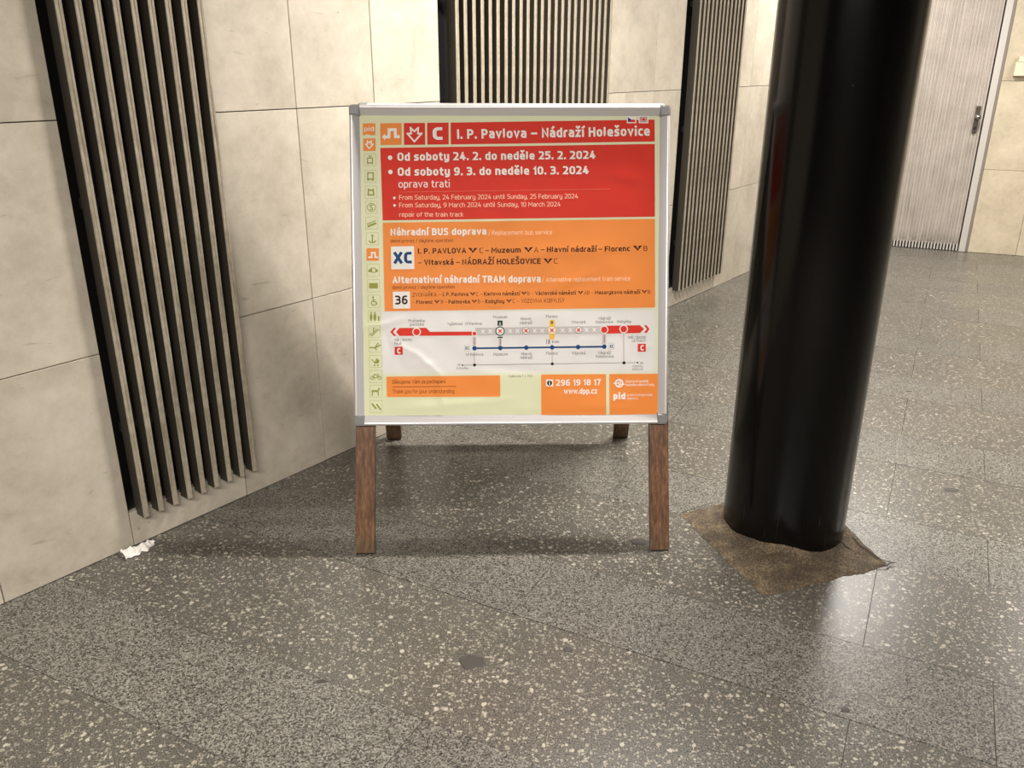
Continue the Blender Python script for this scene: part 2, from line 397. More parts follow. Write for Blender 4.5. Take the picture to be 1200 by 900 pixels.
for (a, b, cnt, s0, wd, jb), lb in zip(openings, labels):
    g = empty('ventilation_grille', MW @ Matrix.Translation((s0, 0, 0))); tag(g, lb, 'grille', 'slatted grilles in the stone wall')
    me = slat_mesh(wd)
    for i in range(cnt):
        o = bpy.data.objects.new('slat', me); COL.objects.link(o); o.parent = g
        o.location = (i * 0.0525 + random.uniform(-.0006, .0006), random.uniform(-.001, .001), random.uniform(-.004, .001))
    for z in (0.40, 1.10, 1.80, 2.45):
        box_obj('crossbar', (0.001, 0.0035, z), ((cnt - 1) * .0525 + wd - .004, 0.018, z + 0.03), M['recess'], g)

# ------------------------------------------------------------------ end wall, door
DL = -1.1643
wall_back = tag(box_obj('wall_back', (DL - .35, 0.021, 0), (3.9, 0.30, TOP), M['wall_joint'], None, MD), kind='structure')
def dpanel(a, b, z0, z1): panel([(a, z0), (b, z0), (b, z1), (a, z1)], wall_back, M['stone_end'], gap=.0013)
zd = [0.0, 0.684, 1.367, 2.05]
DX0, DX1, DT = -0.975, 0.040, 2.12
for i in range(3):
    dpanel(DL, DX0, zd[i], zd[i + 1])
    for a, b in ([(DX1, 0.40), (0.40, 1.08), (1.08, 1.76), (1.76, 2.44), (2.44, 3.12), (3.12, 3.8)] if i < 1 else [(DX1, 0.74), (0.74, 1.42), (1.42, 2.1), (2.1, 2.78), (2.78, 3.46), (3.46, 3.88)]):
        dpanel(a, b, zd[i], zd[i + 1])
for a, b in [(DL, DX0), (DX1, 0.74), (0.74, 1.42), (1.42, 2.1), (2.1, 2.78), (2.78, 3.46), (3.46, 3.88)]: dpanel(a, b, 2.05, TOP)
dpanel(DX0, DX1, DT, TOP)
door = tag(empty('door_1', MD), 'ribbed aluminium service door in the end wall, right of the black column', 'door', kind='structure')
bm = bmesh.new()          # ribbed leaf
x = DX0 + 0.062; pr = []
while x < -0.045:
    pr += [(x, 0.006), (x + 0.004, -0.004), (x + 0.013, -0.004), (x + 0.017, 0.006)]; x += 0.0245
pr += [(-0.040, 0.006)]
lo = [bm.verts.new((a, b, 0.055)) for a, b in pr]; hi = [bm.verts.new((a, b, DT - .07)) for a, b in pr]
for i in range(len(pr) - 1): bm.faces.new([lo[i], lo[i + 1], hi[i + 1], hi[i]])
link('ribbed_leaf', mesh('ribbed_leaf', bm), M['door'], door)
box_obj('leaf_back', (DX0 + .055, 0.0065, 0.004), (-0.032, 0.0205, DT - .06), M['recess'], door)
bm = bmesh.new(); x = DX0 + 0.062          # rib ends standing out at the foot of the leaf
while x < -0.045:
    box(bm, (x + .002, -0.006, 0.006), (x + .0145, 0.006, 0.062)); x += 0.0245
tag(link('rib_ends', mesh('rib_ends', bm), M['door_frame'], door), kind='stuff')
bm = bmesh.new(); box(bm, (-0.030, -0.010, 0.003), (0.018, 0.0205, DT - .002)); box(bm, (DX0 + .002, -0.010, 0.003), (DX0 + 0.052, 0.0205, DT - .002)); box(bm, (DX0 + .053, -0.010, DT - 0.055), (-0.031, 0.0205, DT - .002))
link('door_frame', mesh('door_frame', bm), M['door_frame'], door)
box_obj('frame_gap', (0.0185, -0.002, 0.003), (0.039, 0.0205, DT - .002), M['frame_side'], door)  # strip along the frame's right edge, a darker grey than the frame
lp = box_obj('lock_plate', (-0.102, -0.013, 0.965), (-0.066, -0.0045, 1.178), M['plate'], door, bevel=0.003)
bm = bmesh.new(); cyl(bm, (-0.084, -0.034, 1.095), 0.011, 0.045, (0, 1, 0), 20); cyl(bm, (-0.084, -0.062, 1.095), 0.024, 0.022, (0, 1, 0), 28, 0.017)
link('knob', mesh('knob', bm, True), M['steel'], door)
bm = bmesh.new(); cyl(bm, (-0.084, -0.0145, 1.005), 0.011, 0.004, (0, 1, 0), 20); link('keyhole', mesh('keyhole', bm), M['dark'], door)
bm = bmesh.new(); box(bm, (-0.0345 - .067, -0.0165, 1.168), (-0.067, -0.0135, 1.1775)); link('plate_highlight_cap', mesh('plate_highlight_cap', bm), M['steel'], door)
wb = empty('wall_box', MD); tag(wb, 'small cream box on the end wall right of the ribbed door', 'wall box')
box_obj('housing', (0.110, -0.045, 1.405), (0.330, -0.0005, 1.507), M['box'], wb, bevel=0.004)
box_obj('lid', (0.128, -0.030, 1.509), (0.312, -0.0005, 1.548), M['box'], wb, bevel=0.003)

# ------------------------------------------------------------------ rest of the shell, out of view
ceil = bmesh.new(); prism(ceil, room, TOP + .001, TOP + .15)
tag(link('ceiling', mesh('ceiling', ceil), M['ceiling']), kind='structure')
pD = D0 + DU * ((XR - D0.x) / DU.x)
tag(box_obj('wall_right', (XR + .001, YB, 0), (XR + 0.2, pD.y, TOP), M['plaster']), kind='structure')
tB = (YB - W0.y) / WU.y; pB = W0 + WU * tB
tag(box_obj('wall_front', (pB.x, YB - 0.2, 0), (XR, YB - .001, TOP), M['plaster']), kind='structure')

# ------------------------------------------------------------------ black column and its mortar bed
CC = Vector((0.939, 2.553, 0)); CR = 0.200
col = empty('steel_column', Matrix.Translation(CC)); tag(col, 'thick round column painted gloss black, standing right of the notice board', 'column')
bm = bmesh.new(); bmesh.ops.create_cone(bm, cap_ends=True, segments=128, radius1=CR, radius2=CR, depth=TOP - 0.001, matrix=Matrix.Translation((0, 0, (TOP + 0.001) / 2)))
me = mesh('shaft', bm)
for p in me.polygons: p.use_smooth = len(p.vertices) == 4
me.set_sharp_from_angle(angle=math.radians(30))
link('shaft', me, M['column'], col)
corners = [Vector(c) for c in ((0.598, 2.622), (0.758, 2.129), (1.206, 2.301), (1.075, 2.815))]
bm = bmesh.new(); rings = []; NA, NR = 120, 16
for i in range(NA):
    a = 2 * math.pi * i / NA; d = Vector((math.cos(a), math.sin(a))); best = None
    for k in range(4):
        p, q = corners[k], corners[(k + 1) % 4]; e = q - p; c2 = CC.xy
        den = d.x * e.y - d.y * e.x
        if abs(den) < 1e-9: continue
        t = ((p.x - c2.x) * e.y - (p.y - c2.y) * e.x) / den; u = ((p.x - c2.x) * d.y - (p.y - c2.y) * d.x) / den
        if t > 0 and -1e-6 <= u <= 1 + 1e-6: best = t
    R = max(best + 0.010 * noise.noise(Vector((d.x * 9, d.y * 9, 1))) + .004 * noise.noise(Vector((d.x * 40, d.y * 40, 3))), CR + .012)
    swell = 0.5 + 0.9 * noise.noise(Vector((d.x * 1.7 + 3, d.y * 1.7, 0)))
    front = max(0.0, math.cos(a - math.radians(262)))          # higher lump on the side facing the viewer
    rgt = max(0.0, math.cos(a - math.radians(292))) ** 6
    hgt = 0.010 + 0.022 * max(0, swell) + 0.020 * front ** 3 - 0.028 * rgt
    ring = []
    for j in range(NR + 1):
        f = j / NR; r = CR - 0.004 + (R - CR + .004) * f
        z = 0.0045 + max(0.003, hgt) * math.exp(-(r - CR) / 0.035) + 0.003 * noise.noise(Vector((r * d.x * 30, r * d.y * 30, 5))) + .0015 * noise.noise(Vector((r * d.x * 120, r * d.y * 120, 9)))
        if j == NR: z = 0.0008
        ring.append(bm.verts.new((d.x * r, d.y * r, z)))
    rings.append(ring)
for i in range(NA):
    for j in range(NR):
        A, B = rings[i], rings[(i + 1) % NA]; bm.faces.new([A[j], A[j + 1], B[j + 1], B[j]])
o = link('mortar_bed', mesh('mortar_bed', bm, True), M['cement'], None, Matrix.Translation(CC)); tag(o, 'rough brown square of mortar around the foot of the black column', 'mortar')
def ribbon(bm, pts, wd, z):
    vs = []
    for i, p in enumerate(pts):
        d = (Vector(pts[min(i + 1, len(pts) - 1)]) - Vector(pts[max(i - 1, 0)])).normalized(); nrm = Vector((-d.y, d.x)) * (wd if 0 < i < len(pts) - 1 else wd * .2)
        vs.append((bm.verts.new((p[0] + nrm.x, p[1] + nrm.y, z)), bm.verts.new((p[0] - nrm.x, p[1] - nrm.y, z))))
    for a, b in zip(vs, vs[1:]): bm.faces.new([a[0], b[0], b[1], a[1]])
for pts, wd in (([(1.118, 2.578), (1.13, 2.525), (1.137, 2.485), (1.150, 2.45), (1.153, 2.41), (1.172, 2.372), (1.186, 2.33), (1.205, 2.312), (1.232, 2.305)], .0028), ([(1.085, 2.452), (1.10, 2.425), (1.106, 2.398), (1.122, 2.38)], .004),
                ([(1.15, 2.281), (1.17, 2.292), (1.19, 2.288), (1.208, 2.303), (1.23, 2.306)], .003), ([(0.598, 2.618), (0.615, 2.628), (0.65, 2.648), (0.69, 2.672), (0.74, 2.70)], .002)):
    bm = bmesh.new(); ribbon(bm, [(x - CC.x, y - CC.y) for x, y in pts], wd, 0.0085); link('crack', mesh('crack', bm), M['grout'], o)

# ------------------------------------------------------------------ notice board (A-frame)
SY = math.radians(1.5); TH = math.radians(17.0)
SO = Vector((0.006, 2.368, 0)); MS = Matrix.Translation(SO) @ Matrix.Rotation(SY, 4, 'Z')
sign = empty('notice_board', MS)
tag(sign, 'wooden-legged A-frame notice board with silver frame and red and orange transit poster', 'notice board')
YM = 0.457                                                   # mid plane between the two leaves
def leaf(x, v, wq, back=False):                              # point on the leaning leaf: x across, v up the slope, w towards its viewer
    y = v * math.sin(TH) - wq * math.cos(TH); z = v * math.cos(TH) + wq * math.sin(TH)
    return Vector((x if not back else -x, y if not back else 2 * YM - y, z))
XL, XRR = -0.506, 0.498; VB, VT = 0.4235, 1.428; FW = 0.031
def solid(bm, poly_xv, w0, w1, back=False):
    lo = [bm.verts.new(leaf(x, v, w0, back)) for x, v in poly_xv]; hi = [bm.verts.new(leaf(x, v, w1, back)) for x, v in poly_xv]
    bm.faces.new(lo[::-1]); bm.faces.new(hi)
    for i in range(len(poly_xv)):
        j = (i + 1) % len(poly_xv); bm.faces.new([lo[i], lo[j], hi[j], hi[i]])
for back in (False, True):
    for (x0, x1) in ((-0.5125, -0.4505), (0.4505, 0.5125)):
        bm = bmesh.new(); tt = math.tan(TH)
        wq0, wq1 = -0.024, 0.0
        # foot cut level with the floor
        vs = []
        sp = -0.024 if x0 > 0 else 0.024
        for (x, wq) in ((x0, wq1), (x1, wq1), (x1, wq0), (x0, wq0)):
            vb = (0.004 - wq * math.sin(TH)) / math.cos(TH); vs.append((bm.verts.new(leaf(x, vb, wq, back)), bm.verts.new(leaf(x + sp, VT - .02, wq, back))))
        for i in range(4):
            j = (i + 1) % 4; bm.faces.new([vs[i][0], vs[j][0], vs[j][1], vs[i][1]])
        bm.faces.new([v[0] for v in vs][::-1]); bm.faces.new([v[1] for v in vs])
        bmesh.ops.recalc_face_normals(bm, faces=bm.faces[:])
        bmesh.ops.bevel(bm, geom=bm.edges[:], offset=0.0015, segments=2, affect='EDGES')
        lg = link('leg', mesh('leg', bm), M['wood'], sign)
        bm = bmesh.new(); yy = 2 * YM if back else 0; s = -1 if back else 1
        xx0, xx1 = (x0, x1) if not back else (-x1, -x0)
        box(bm, (xx0 + .003, min(yy + s * .003, yy + s * .022), 0), (xx1 - .003, max(yy + s * .003, yy + s * .022), 0.0045))
        link('foot_pad', mesh('foot_pad', bm), M['rubber'], lg)
    # backing panel
    bm = bmesh.new(); solid(bm, [(XL + .006, VB + .006), (XRR - .006, VB + .006), (XRR - .006, VT - .006), (XL + .006, VT - .006)], 0.0005, 0.0085, back)
    link('backing_panel', mesh('backing_panel', bm), M['back'], sign)
    # snap-frame rails: outer lip high, face sloping inwards
    prof = [(0, 0.0), (0, 0.019), (0.0012, 0.0235), (0.0035, 0.0265), (0.0065, 0.0275), (0.010, 0.0268), (0.0285, 0.0119), (0.0305, 0.0113), (0.031, 0.0109), (0.031, 0.0102), (0.027, 0.0100), (0.004, 0.0100), (0.004, 0.0)]
    cx = (XL + XRR) / 2; cv = (VB + VT) / 2; ca = 0.033
    for side in ('top', 'bottom', 'left', 'right'):
        bm = bmesh.new(); secs = []
        for e in (0, 1):
            ring = []
            for (d, wq) in prof:
                if side in ('top', 'bottom'):
                    x = (XL + ca) if e == 0 else (XRR - ca); v = VT - d if side == 'top' else VB + d
                else:
                    v = (VB + ca) if e == 0 else (VT - ca); x = XL + d if side == 'left' else XRR - d
                ring.append(bm.verts.new(leaf(x, v, wq, back)))
            secs.append(ring)
        k = len(prof)
        for i in range(k): bm.faces.new([secs[0][i], secs[0][(i + 1) % k], secs[1][(i + 1) % k], secs[1][i]])
        bm.faces.new(secs[0]); bm.faces.new(secs[1][::-1])
        me = mesh('frame_rail', bm)
        for p in me.polygons: p.use_smooth = len(p.vertices) == 4
        me.set_sharp_from_angle(angle=math.radians(35))
        link('frame_rail', me, M['alu'], sign)
    for sx, sv in ((-1, -1), (1, -1), (1, 1), (-1, 1)):       # moulded corners
        bm = bmesh.new(); X0 = XL if sx < 0 else XRR; V0 = VB if sv < 0 else VT; r = 0.011
        out = []
        pts = [(0.0, ca), (0.0, r)] + [(r - r * math.cos(t), r - r * math.sin(t)) for t in (math.pi / 8, math.pi / 4, 3 * math.pi / 8)] + [(r, 0.0), (ca, 0.0), (ca, FW - .001), (ca, ca), (FW - .001, ca)]
        poly = [(X0 - sx * a, V0 - sv * b) for a, b in pts]
        if sx * sv > 0: poly = poly[::-1]
        solid(bm, poly, 0.0, 0.0275, back)
        bmesh.ops.recalc_face_normals(bm, faces=bm.faces[:])
        top = [f for f in bm.faces if len(f.verts) == len(poly)]
        bmesh.ops.bevel(bm, geom=[e for f in top for e in f.edges], offset=0.0035, segments=3, affect='EDGES')
        link('corner_cap', mesh('corner_cap', bm), M['cap'], sign)
for x in (-0.36, 0.36):      # hinges joining the two leaves at the top
    ty = (VT - .06) * math.sin(TH); bm = bmesh.new(); cyl(bm, (x, YM, (VT - .03) * math.cos(TH) + .004), 0.008, 0.06, (1, 0, 0), 16)
    box(bm, (x - .03, (VT - .03) * math.sin(TH) + .026, (VT - .03) * math.cos(TH)), (x + .03, 2 * YM - (VT - .03) * math.sin(TH) - .026, (VT - .03) * math.cos(TH) + .004))
    link('hinge', mesh('hinge', bm), M['steel'], sign)
yt = (VT - .012) * math.sin(TH) + 0.0245; box_obj('top_light_block', (-0.46, yt, (VT - .012) * math.cos(TH) - .02), (0.46, 2 * YM - yt, (VT - .012) * math.cos(TH) - .012), M['wood'], sign)  # unseen strip, added to stop lamp light falling between the leaves

# ---- poster surface; positions read off the photograph and carried onto the leaning leaf
WP = 0.0105
sX = Vector((math.cos(SY), math.sin(SY), 0)); sYv = Vector((-math.sin(SY), math.cos(SY), 0))
nv = math.cos(TH) * sYv - Vector((0, 0, math.sin(TH))); vv = math.sin(TH) * sYv + Vector((0, 0, math.cos(TH)))
def B(u, v, off=0.016):
    d = fw + rt * ((u - 600) / F_PX) - up * ((v - 450) / F_PX)
    c = Vector((0, 0, CAM_H)); t = ((SO - c).dot(nv) - off) / d.dot(nv); q = c + d * t - SO
    return (q.dot(sX), q.dot(vv))
creases = [(B(455, 398), B(492, 418), .0022, .007), (B(487, 414), B(516, 440), .0030, .008), (B(516, 440), B(520, 486), .0016, .010), (B(422, 384), B(455, 379), .0024, .006), (B(452, 380), B(476, 372), .0012, .008),
           (B(452, 392), B(474, 434), -.0014, .010), (B(478, 428), B(512, 426), .0012, .006), (B(422, 158), B(447, 162), .0012, .008), (B(560, 262), B(600, 258), .0008, .012), (B(700, 200), B(764, 214), .0012, .018), (B(745, 404), B(772, 407), .0010, .004),
           (B(480, 478), B(600, 468), .0012, .014), (B(600, 300), B(720, 290), .0009, .02), (B(560, 430), B(640, 436), -.0008, .012), (B(640, 340), B(700, 318), .0009, .015)]
def wave(x, v):
    h = 0.0016 * noise.noise(Vector((x * 5, v * 5, 0))) + 0.0010 * noise.noise(Vector((x * 13, v * 11, 4))) + 0.0016
    for (a, b, amp, wd) in creases:
        ax, ay = a; bx, by = b; dx, dy = bx - ax, by - ay; L2 = dx * dx + dy * dy
        t = ((x - ax) * dx + (y_ - ay) * dy) / L2 if False else ((x - ax) * dx + (v - ay) * dy) / L2
        tt_ = min(1, max(0, t)); px, py = ax + dx * tt_, ay + dy * tt_; dd = math.hypot(x - px, v - py)
        if dd < wd * 3: h += amp * math.exp(-(dd / wd) ** 2) * (0.35 + 0.65 * math.sin(math.pi * min(1, max(0, t))))
    edge = min(x - (XL + .02), (XRR - .02) - x, v - (VB + .02), (VT - .02) - v)
    return max(0.0, h) * min(1, max(0.0, edge / 0.03)) 
def on(x, v, lift=0.0): return leaf(x, v, WP + wave(x, v) + lift)
GRID = 0.008
def grid_cut(bm):
    xs_ = [v.co.x for v in bm.verts]; ys_ = [v.co.y for v in bm.verts]
    k = math.ceil(min(xs_) / GRID)
    while k * GRID < max(xs_):
        bmesh.ops.bisect_plane(bm, geom=bm.verts[:] + bm.edges[:] + bm.faces[:], plane_co=(k * GRID, 0, 0), plane_no=(1, 0, 0)); k += 1
    k = math.ceil(min(ys_) / GRID)
    while k * GRID < max(ys_):
        bmesh.ops.bisect_plane(bm, geom=bm.verts[:] + bm.edges[:] + bm.faces[:], plane_co=(0, k * GRID, 0), plane_no=(0, 1, 0)); k += 1
def finish(name, bm, mt, parent, lift, cut=True, smooth=True):
    if cut: grid_cut(bm)
    for v in bm.verts: v.co = on(v.co.x, v.co.y, lift)
    want = Vector((0, -math.cos(TH), math.sin(TH)))
    bmesh.ops.recalc_face_normals(bm, faces=bm.faces[:])
    for f in bm.faces:
        if f.normal.dot(want) < 0: f.normal_flip()
    me = bpy.data.meshes.new(name); bm.to_mesh(me); bm.free()
    if smooth:
        for p in me.polygons: p.use_smooth = True
    return link(name, me, mt, parent)
def rgb_print(name, c): 
    m_ = mat('print_' + name, c, 0.5, 0, 0.12); return m_
INK = dict(red=rgb_print('red', (212, 52, 38)), orange=rgb_print('orange', (236, 140, 66)), white=rgb_print('white', (236, 232, 226)), navy=rgb_print('navy', (18, 66, 118)), maroon=rgb_print('maroon', (52, 10, 8)),
           olive=rgb_print('olive', (150, 150, 72)), brown=rgb_print('brown', (100, 40, 12)), lgrey=rgb_print('light_grey', (196, 190, 190)), grey=rgb_print('grey', (112, 106, 106)), green=rgb_print('green', (24, 62, 44)), yellow=rgb_print('yellow', (240, 190, 82)),
           black=rgb_print('black', (28, 24, 26)), blue=rgb_print('blue', (42, 48, 120)), pink=rgb_print('pale_orange', (250, 216, 186)), rosy=rgb_print('rosy_line', (206, 190, 190)), palered=rgb_print('pale_red', (226, 108, 92)), soft=rgb_print('soft_olive', (186, 186, 126)))
# cream sheet with a whitish map ground whose border fades out
pm = mat('poster_paper', (226, 226, 170), 0.42, 0, 0.22); n = N(pm)
uvn = n.new('ShaderNodeUVMap'); sx_ = n.new('ShaderNodeSeparateXYZ'); n.link(uvn.outputs[0], sx_.inputs[0])
def sm(v, a, b): return n.ramp(n.math('MULTIPLY_ADD', v, 1 / (b - a), -a / (b - a)), [(0.0, 0.0), (1.0, 1.0)])
def soft_rect(x0, x1, y0, y1, s):
    f = n.math('MULTIPLY', sm(sx_.outputs[0], x0 - s, x0 + s), n.math('SUBTRACT', 1.0, sm(sx_.outputs[0], x1 - s, x1 + s)))
    g = n.math('MULTIPLY', sm(sx_.outputs[1], y0 - s, y0 + s), n.math('SUBTRACT', 1.0, sm(sx_.outputs[1], y1 - s, y1 + s))); return n.math('MULTIPLY', f, g)
a_, b_ = B(447, 438), B(769, 362)
f = soft_rect(a_[0], b_[0], a_[1], b_[1], 0.010)
n.col(n.mix(f, (218, 219, 182), (226, 222, 220)))
bm = bmesh.new()
x0, x1, v0, v1 = XL + .024, XRR - .024, VB + .024, VT - .024
vs = [bm.verts.new((a, b, 0)) for a, b in ((x0, v0), (x1, v0), (x1, v1), (x0, v1))]; bm.faces.new(vs); grid_cut(bm)
uvl = bm.loops.layers.uv.new('UVMap')
for fc in bm.faces:
    for l in fc.loops: l[uvl].uv = (l.vert.co.x, l.vert.co.y)
poster = finish('poster', bm, pm, sign, 0.0, cut=False)
bm = bmesh.new(); vs = [bm.verts.new(leaf(a, b, .0105, True)) for a, b in ((x0, v0), (x1, v0), (x1, v1), (x0, v1))]; bm.faces.new(vs)
link('rear_poster', mesh('rear_poster', bm), M['back'], sign)

def poly_fill(bm, pts):
    vs = [bm.verts.new((p[0], p[1], 0)) for p in pts]
    for t in tessellate_polygon([[Vector((p[0], p[1], 0)) for p in pts]]):
        try: bm.faces.new([vs[i] for i in t])
        except ValueError: pass
def qmap(tl, tr, br, bl):
    T = [Vector(B(*p)) for p in (tl, tr, br, bl)]
    return lambda a, b: (T[0] * (1 - a) + T[1] * a) * (1 - b) + (T[3] * (1 - a) + T[2] * a) * b
def rrect(bm, tl, tr, br, bl, r=0.003, round_=(1, 1, 1, 1)):
    T = [Vector(B(*p)) for p in (tl, tr, br, bl)]; pts = []
    for i in range(4):
        p, a, b = T[i], T[i - 1], T[(i + 1) % 4]; da = (a - p).normalized(); db = (b - p).normalized()
        if not round_[i] or r <= 0: pts.append(p); continue
        for k in range(5):
            t = k / 4 * math.pi / 2; pts.append(p + da * r * (1 - math.sin(t)) + db * r * (1 - math.cos(t)))
    poly_fill(bm, pts); return pts
def rect_px(bm, x0, y0, x1, y1, r=0.003, sk=0.0): return rrect(bm, (x0, y0), (x1, y0 - sk), (x1, y1 - sk), (x0, y1), r)
def panel_print(tl, tr, br, bl, ink, lift=.0004, r=.003, name='printed_panel', rd=(1, 1, 1, 1)):
    bm = bmesh.new(); rrect(bm, tl, tr, br, bl, r, rd); return finish(name, bm, INK[ink], poster, lift)
def outline(bm, tl, tr, br, bl, wd, r=.0022):
    T = [Vector(B(*p)) for p in (tl, tr, br, bl)]; c = sum(T, Vector((0, 0))) / 4
    def ring(rr, inset):
        pts = []
        for i in range(4):
            p, a, b = T[i], T[i - 1], T[(i + 1) % 4]; da = (a - p).normalized(); db = (b - p).normalized(); p = p + (da + db) * inset
            for k in range(4):
                t = k / 3 * math.pi / 2; pts.append(p + da * rr * (1 - math.sin(t)) + db * rr * (1 - math.cos(t)))
        return pts
    A, Bq = ring(r, 0), ring(max(r - wd, .0004), wd); k = len(A)
    va = [bm.verts.new((*p, 0)) for p in A]; vb = [bm.verts.new((*p, 0)) for p in Bq]
    for i in range(k): bm.faces.new([va[i], va[(i + 1) % k], vb[(i + 1) % k], vb[i]])
def disc(bm, cx, cy, rpx, seg=24, r_in=0.0):
    c = Vector(B(cx, cy)); k = 1 / 373.0; r = rpx * k
    out = [bm.verts.new((c.x + r * math.cos(t), c.y + r * math.sin(t), 0)) for t in [2 * math.pi * i / seg for i in range(seg)]]
    if r_in <= 0: bm.faces.new(out); return
    ri = r_in * k; inn = [bm.verts.new((c.x + ri * math.cos(t), c.y + ri * math.sin(t), 0)) for t in [2 * math.pi * i / seg for i in range(seg)]]
    for i in range(seg): bm.faces.new([out[i], out[(i + 1) % seg], inn[(i + 1) % seg], inn[i]])
def stroke(bm, pts, wpx, closed=False, mapf=None, caps=True):
    P_ = [Vector(B(*p)) if mapf is None else Vector(mapf(*p)) for p in pts]; hw = wpx / 373.0 / 2
    if closed: P_ = P_ + [P_[0]]
    for a, b in zip(P_, P_[1:]):
        d = (b - a).normalized(); nn = Vector((-d.y, d.x)) * hw; e = d * hw * (0.0 if not caps else 0.9)
        bm.faces.new([bm.verts.new((*q, 0)) for q in (a - e + nn, a - e - nn, b + e - nn, b + e + nn)])
def poly_px(bm, pts): poly_fill(bm, [B(*p) for p in pts])
def icon(build, ink, lift=.0008, name='icon', cut=False):
    bm = bmesh.new(); build(bm); return finish(name, bm, INK[ink], poster, lift, cut=cut)
# lettering: a stroke alphabet (cap height 10, x height 7.2), each point x,y[,corner radius]
GL = {}
def _g(ch, w_, *st): GL[ch] = (w_, [[tuple(float(v) for v in p.split(',')) for p in q.split()] for q in st])
_g('A', 6.2, '0,0 3.1,10 6.2,0', '1,2.9 5.2,2.9'); _g('B', 5.6, '0,5.3 0,10 5.1,10,2.2 5.1,5.3,2.0 0,5.3 0,0 5.6,0,2.3 5.6,5.3,2.3 3,5.3'); _g('C', 5.0, '5,10 0,10,3 0,0,3 5,0')
_g('D', 5.8, '0,0 0,10 5.8,10,3.4 5.8,0,3.4 0,0'); _g('E', 4.8, '4.8,10 0,10 0,0 4.8,0', '0,5.3 4.3,5.3'); _g('F', 4.6, '4.6,10 0,10 0,0', '0,5.1 4.2,5.1'); _g('H', 5.8, '0,0 0,10', '5.8,0 5.8,10', '0,5.3 5.8,5.3')
_g('I', 0, '0,0 0,10'); _g('J', 3.4, '3.4,10 3.4,0,2.2 0,0'); _g('K', 5.4, '0,0 0,10', '5.2,10 0.6,5.2 5.4,0'); _g('L', 4.4, '0,10 0,0 4.4,0'); _g('M', 7.4, '0,0 0,10 3.7,3.6 7.4,10 7.4,0'); _g('N', 5.8, '0,0 0,10 5.8,0 5.8,10')
_g('O', 5.8, '2.9,10 0,10,2.8 0,0,2.8 5.8,0,2.8 5.8,10,2.8 2.8,10'); _g('P', 5.4, '0,0 0,10 5.4,10,2.6 5.4,4.4,2.6 0,4.4'); _g('R', 5.6, '0,0 0,10 5.3,10,2.5 5.3,4.8,2.5 0,4.8', '3,4.8 5.6,0'); _g('S', 5.0, '4.8,10 0,10,2.2 0,5.3,2.2 5,5.3,2.2 5,0,2.2 0,0')
_g('T', 5.6, '0,10 5.6,10', '2.8,10 2.8,0'); _g('U', 5.6, '0,10 0,0,2.8 5.6,0,2.8 5.6,10'); _g('V', 6.0, '0,10 3,0 6,10'); _g('W', 8.4, '0,10 2.1,0 4.2,10 6.3,0 8.4,10'); _g('X', 5.8, '0,10 5.8,0', '0,0 5.8,10'); _g('Y', 5.8, '0,10 2.9,4.6 5.8,10', '2.9,4.6 2.9,0'); _g('Z', 5.2, '0,10 5.2,10 0,0 5.2,0')
_g('a', 4.6, '0.5,7.2 4.6,7.2,2.1 4.6,0', '4.6,4.2 0,4.2,1.8 0,0,1.8 4.6,0'); _g('b', 4.8, '0,10 0,0 4.8,0,2.2 4.8,7.2,2.2 0,7.2'); _g('c', 3.9, '3.9,7.2 0,7.2,2.4 0,0,2.4 3.9,0'); _g('d', 4.8, '4.8,10 4.8,0 0,0,2.2 0,7.2,2.2 4.8,7.2')
_g('e', 4.8, '4.5,0 0,0,2.3 0,7.2,2.3 4.8,7.2,2.3 4.8,3.4 0,3.4'); _g('f', 3.4, '1.1,0 1.1,10,2.0 3.4,10', '0,7.2 3.2,7.2'); _g('g', 4.8, '4.8,7.2 0,7.2,2.2 0,0,2.2 4.8,0', '4.8,7.2 4.8,-2.8,2.2 0.6,-2.8'); _g('h', 4.8, '0,0 0,10', '0,7.2 4.8,7.2,2.2 4.8,0')
_g('i', 0, '0,0 0,7.2', '0,11.0 0,11.2'); _g('j', 1.4, '1.4,7.2 1.4,-2.8,1.8 0,-2.8', '1.4,11.0 1.4,11.2'); _g('k', 4.5, '0,0 0,10', '4.3,7.2 0.5,3.6 4.5,0'); _g('l', 1.6, '0,10 0,0,1.6 1.6,0'); _g('m', 7.8, '0,0 0,7.2', '0,7.2 3.9,7.2,1.9 3.9,0', '3.9,7.2 7.8,7.2,1.9 7.8,0')
_g('n', 4.8, '0,0 0,7.2', '0,7.2 4.8,7.2,2.2 4.8,0'); _g('o', 4.9, '2.5,7.2 0,7.2,2.4 0,0,2.4 4.9,0,2.4 4.9,7.2,2.4 2.4,7.2'); _g('p', 4.8, '0,-2.8 0,7.2 4.8,7.2,2.2 4.8,0,2.2 0,0'); _g('r', 3.0, '0,0 0,7.2,1.4 3.0,7.2'); _g('s', 4.2, '4.0,7.2 0,7.2,1.7 0,3.7,1.6 4.2,3.7,1.6 4.2,0,1.7 0,0')
_g('t', 3.4, '1.1,9.6 1.1,0,2.0 3.4,0', '0,7.2 3.3,7.2'); _g('u', 4.8, '0,7.2 0,0,2.2 4.8,0', '4.8,7.2 4.8,0'); _g('v', 4.9, '0,7.2 2.45,0 4.9,7.2'); _g('w', 7.4, '0,7.2 1.85,0 3.7,7.2 5.55,0 7.4,7.2'); _g('x', 4.8, '0,7.2 4.8,0', '0,0 4.8,7.2'); _g('y', 4.8, '0,7.2 0,0,2.2 4.8,0', '4.8,7.2 4.8,-2.8,2.2 0.6,-2.8'); _g('z', 4.3, '0,7.2 4.3,7.2 0,0 4.3,0')
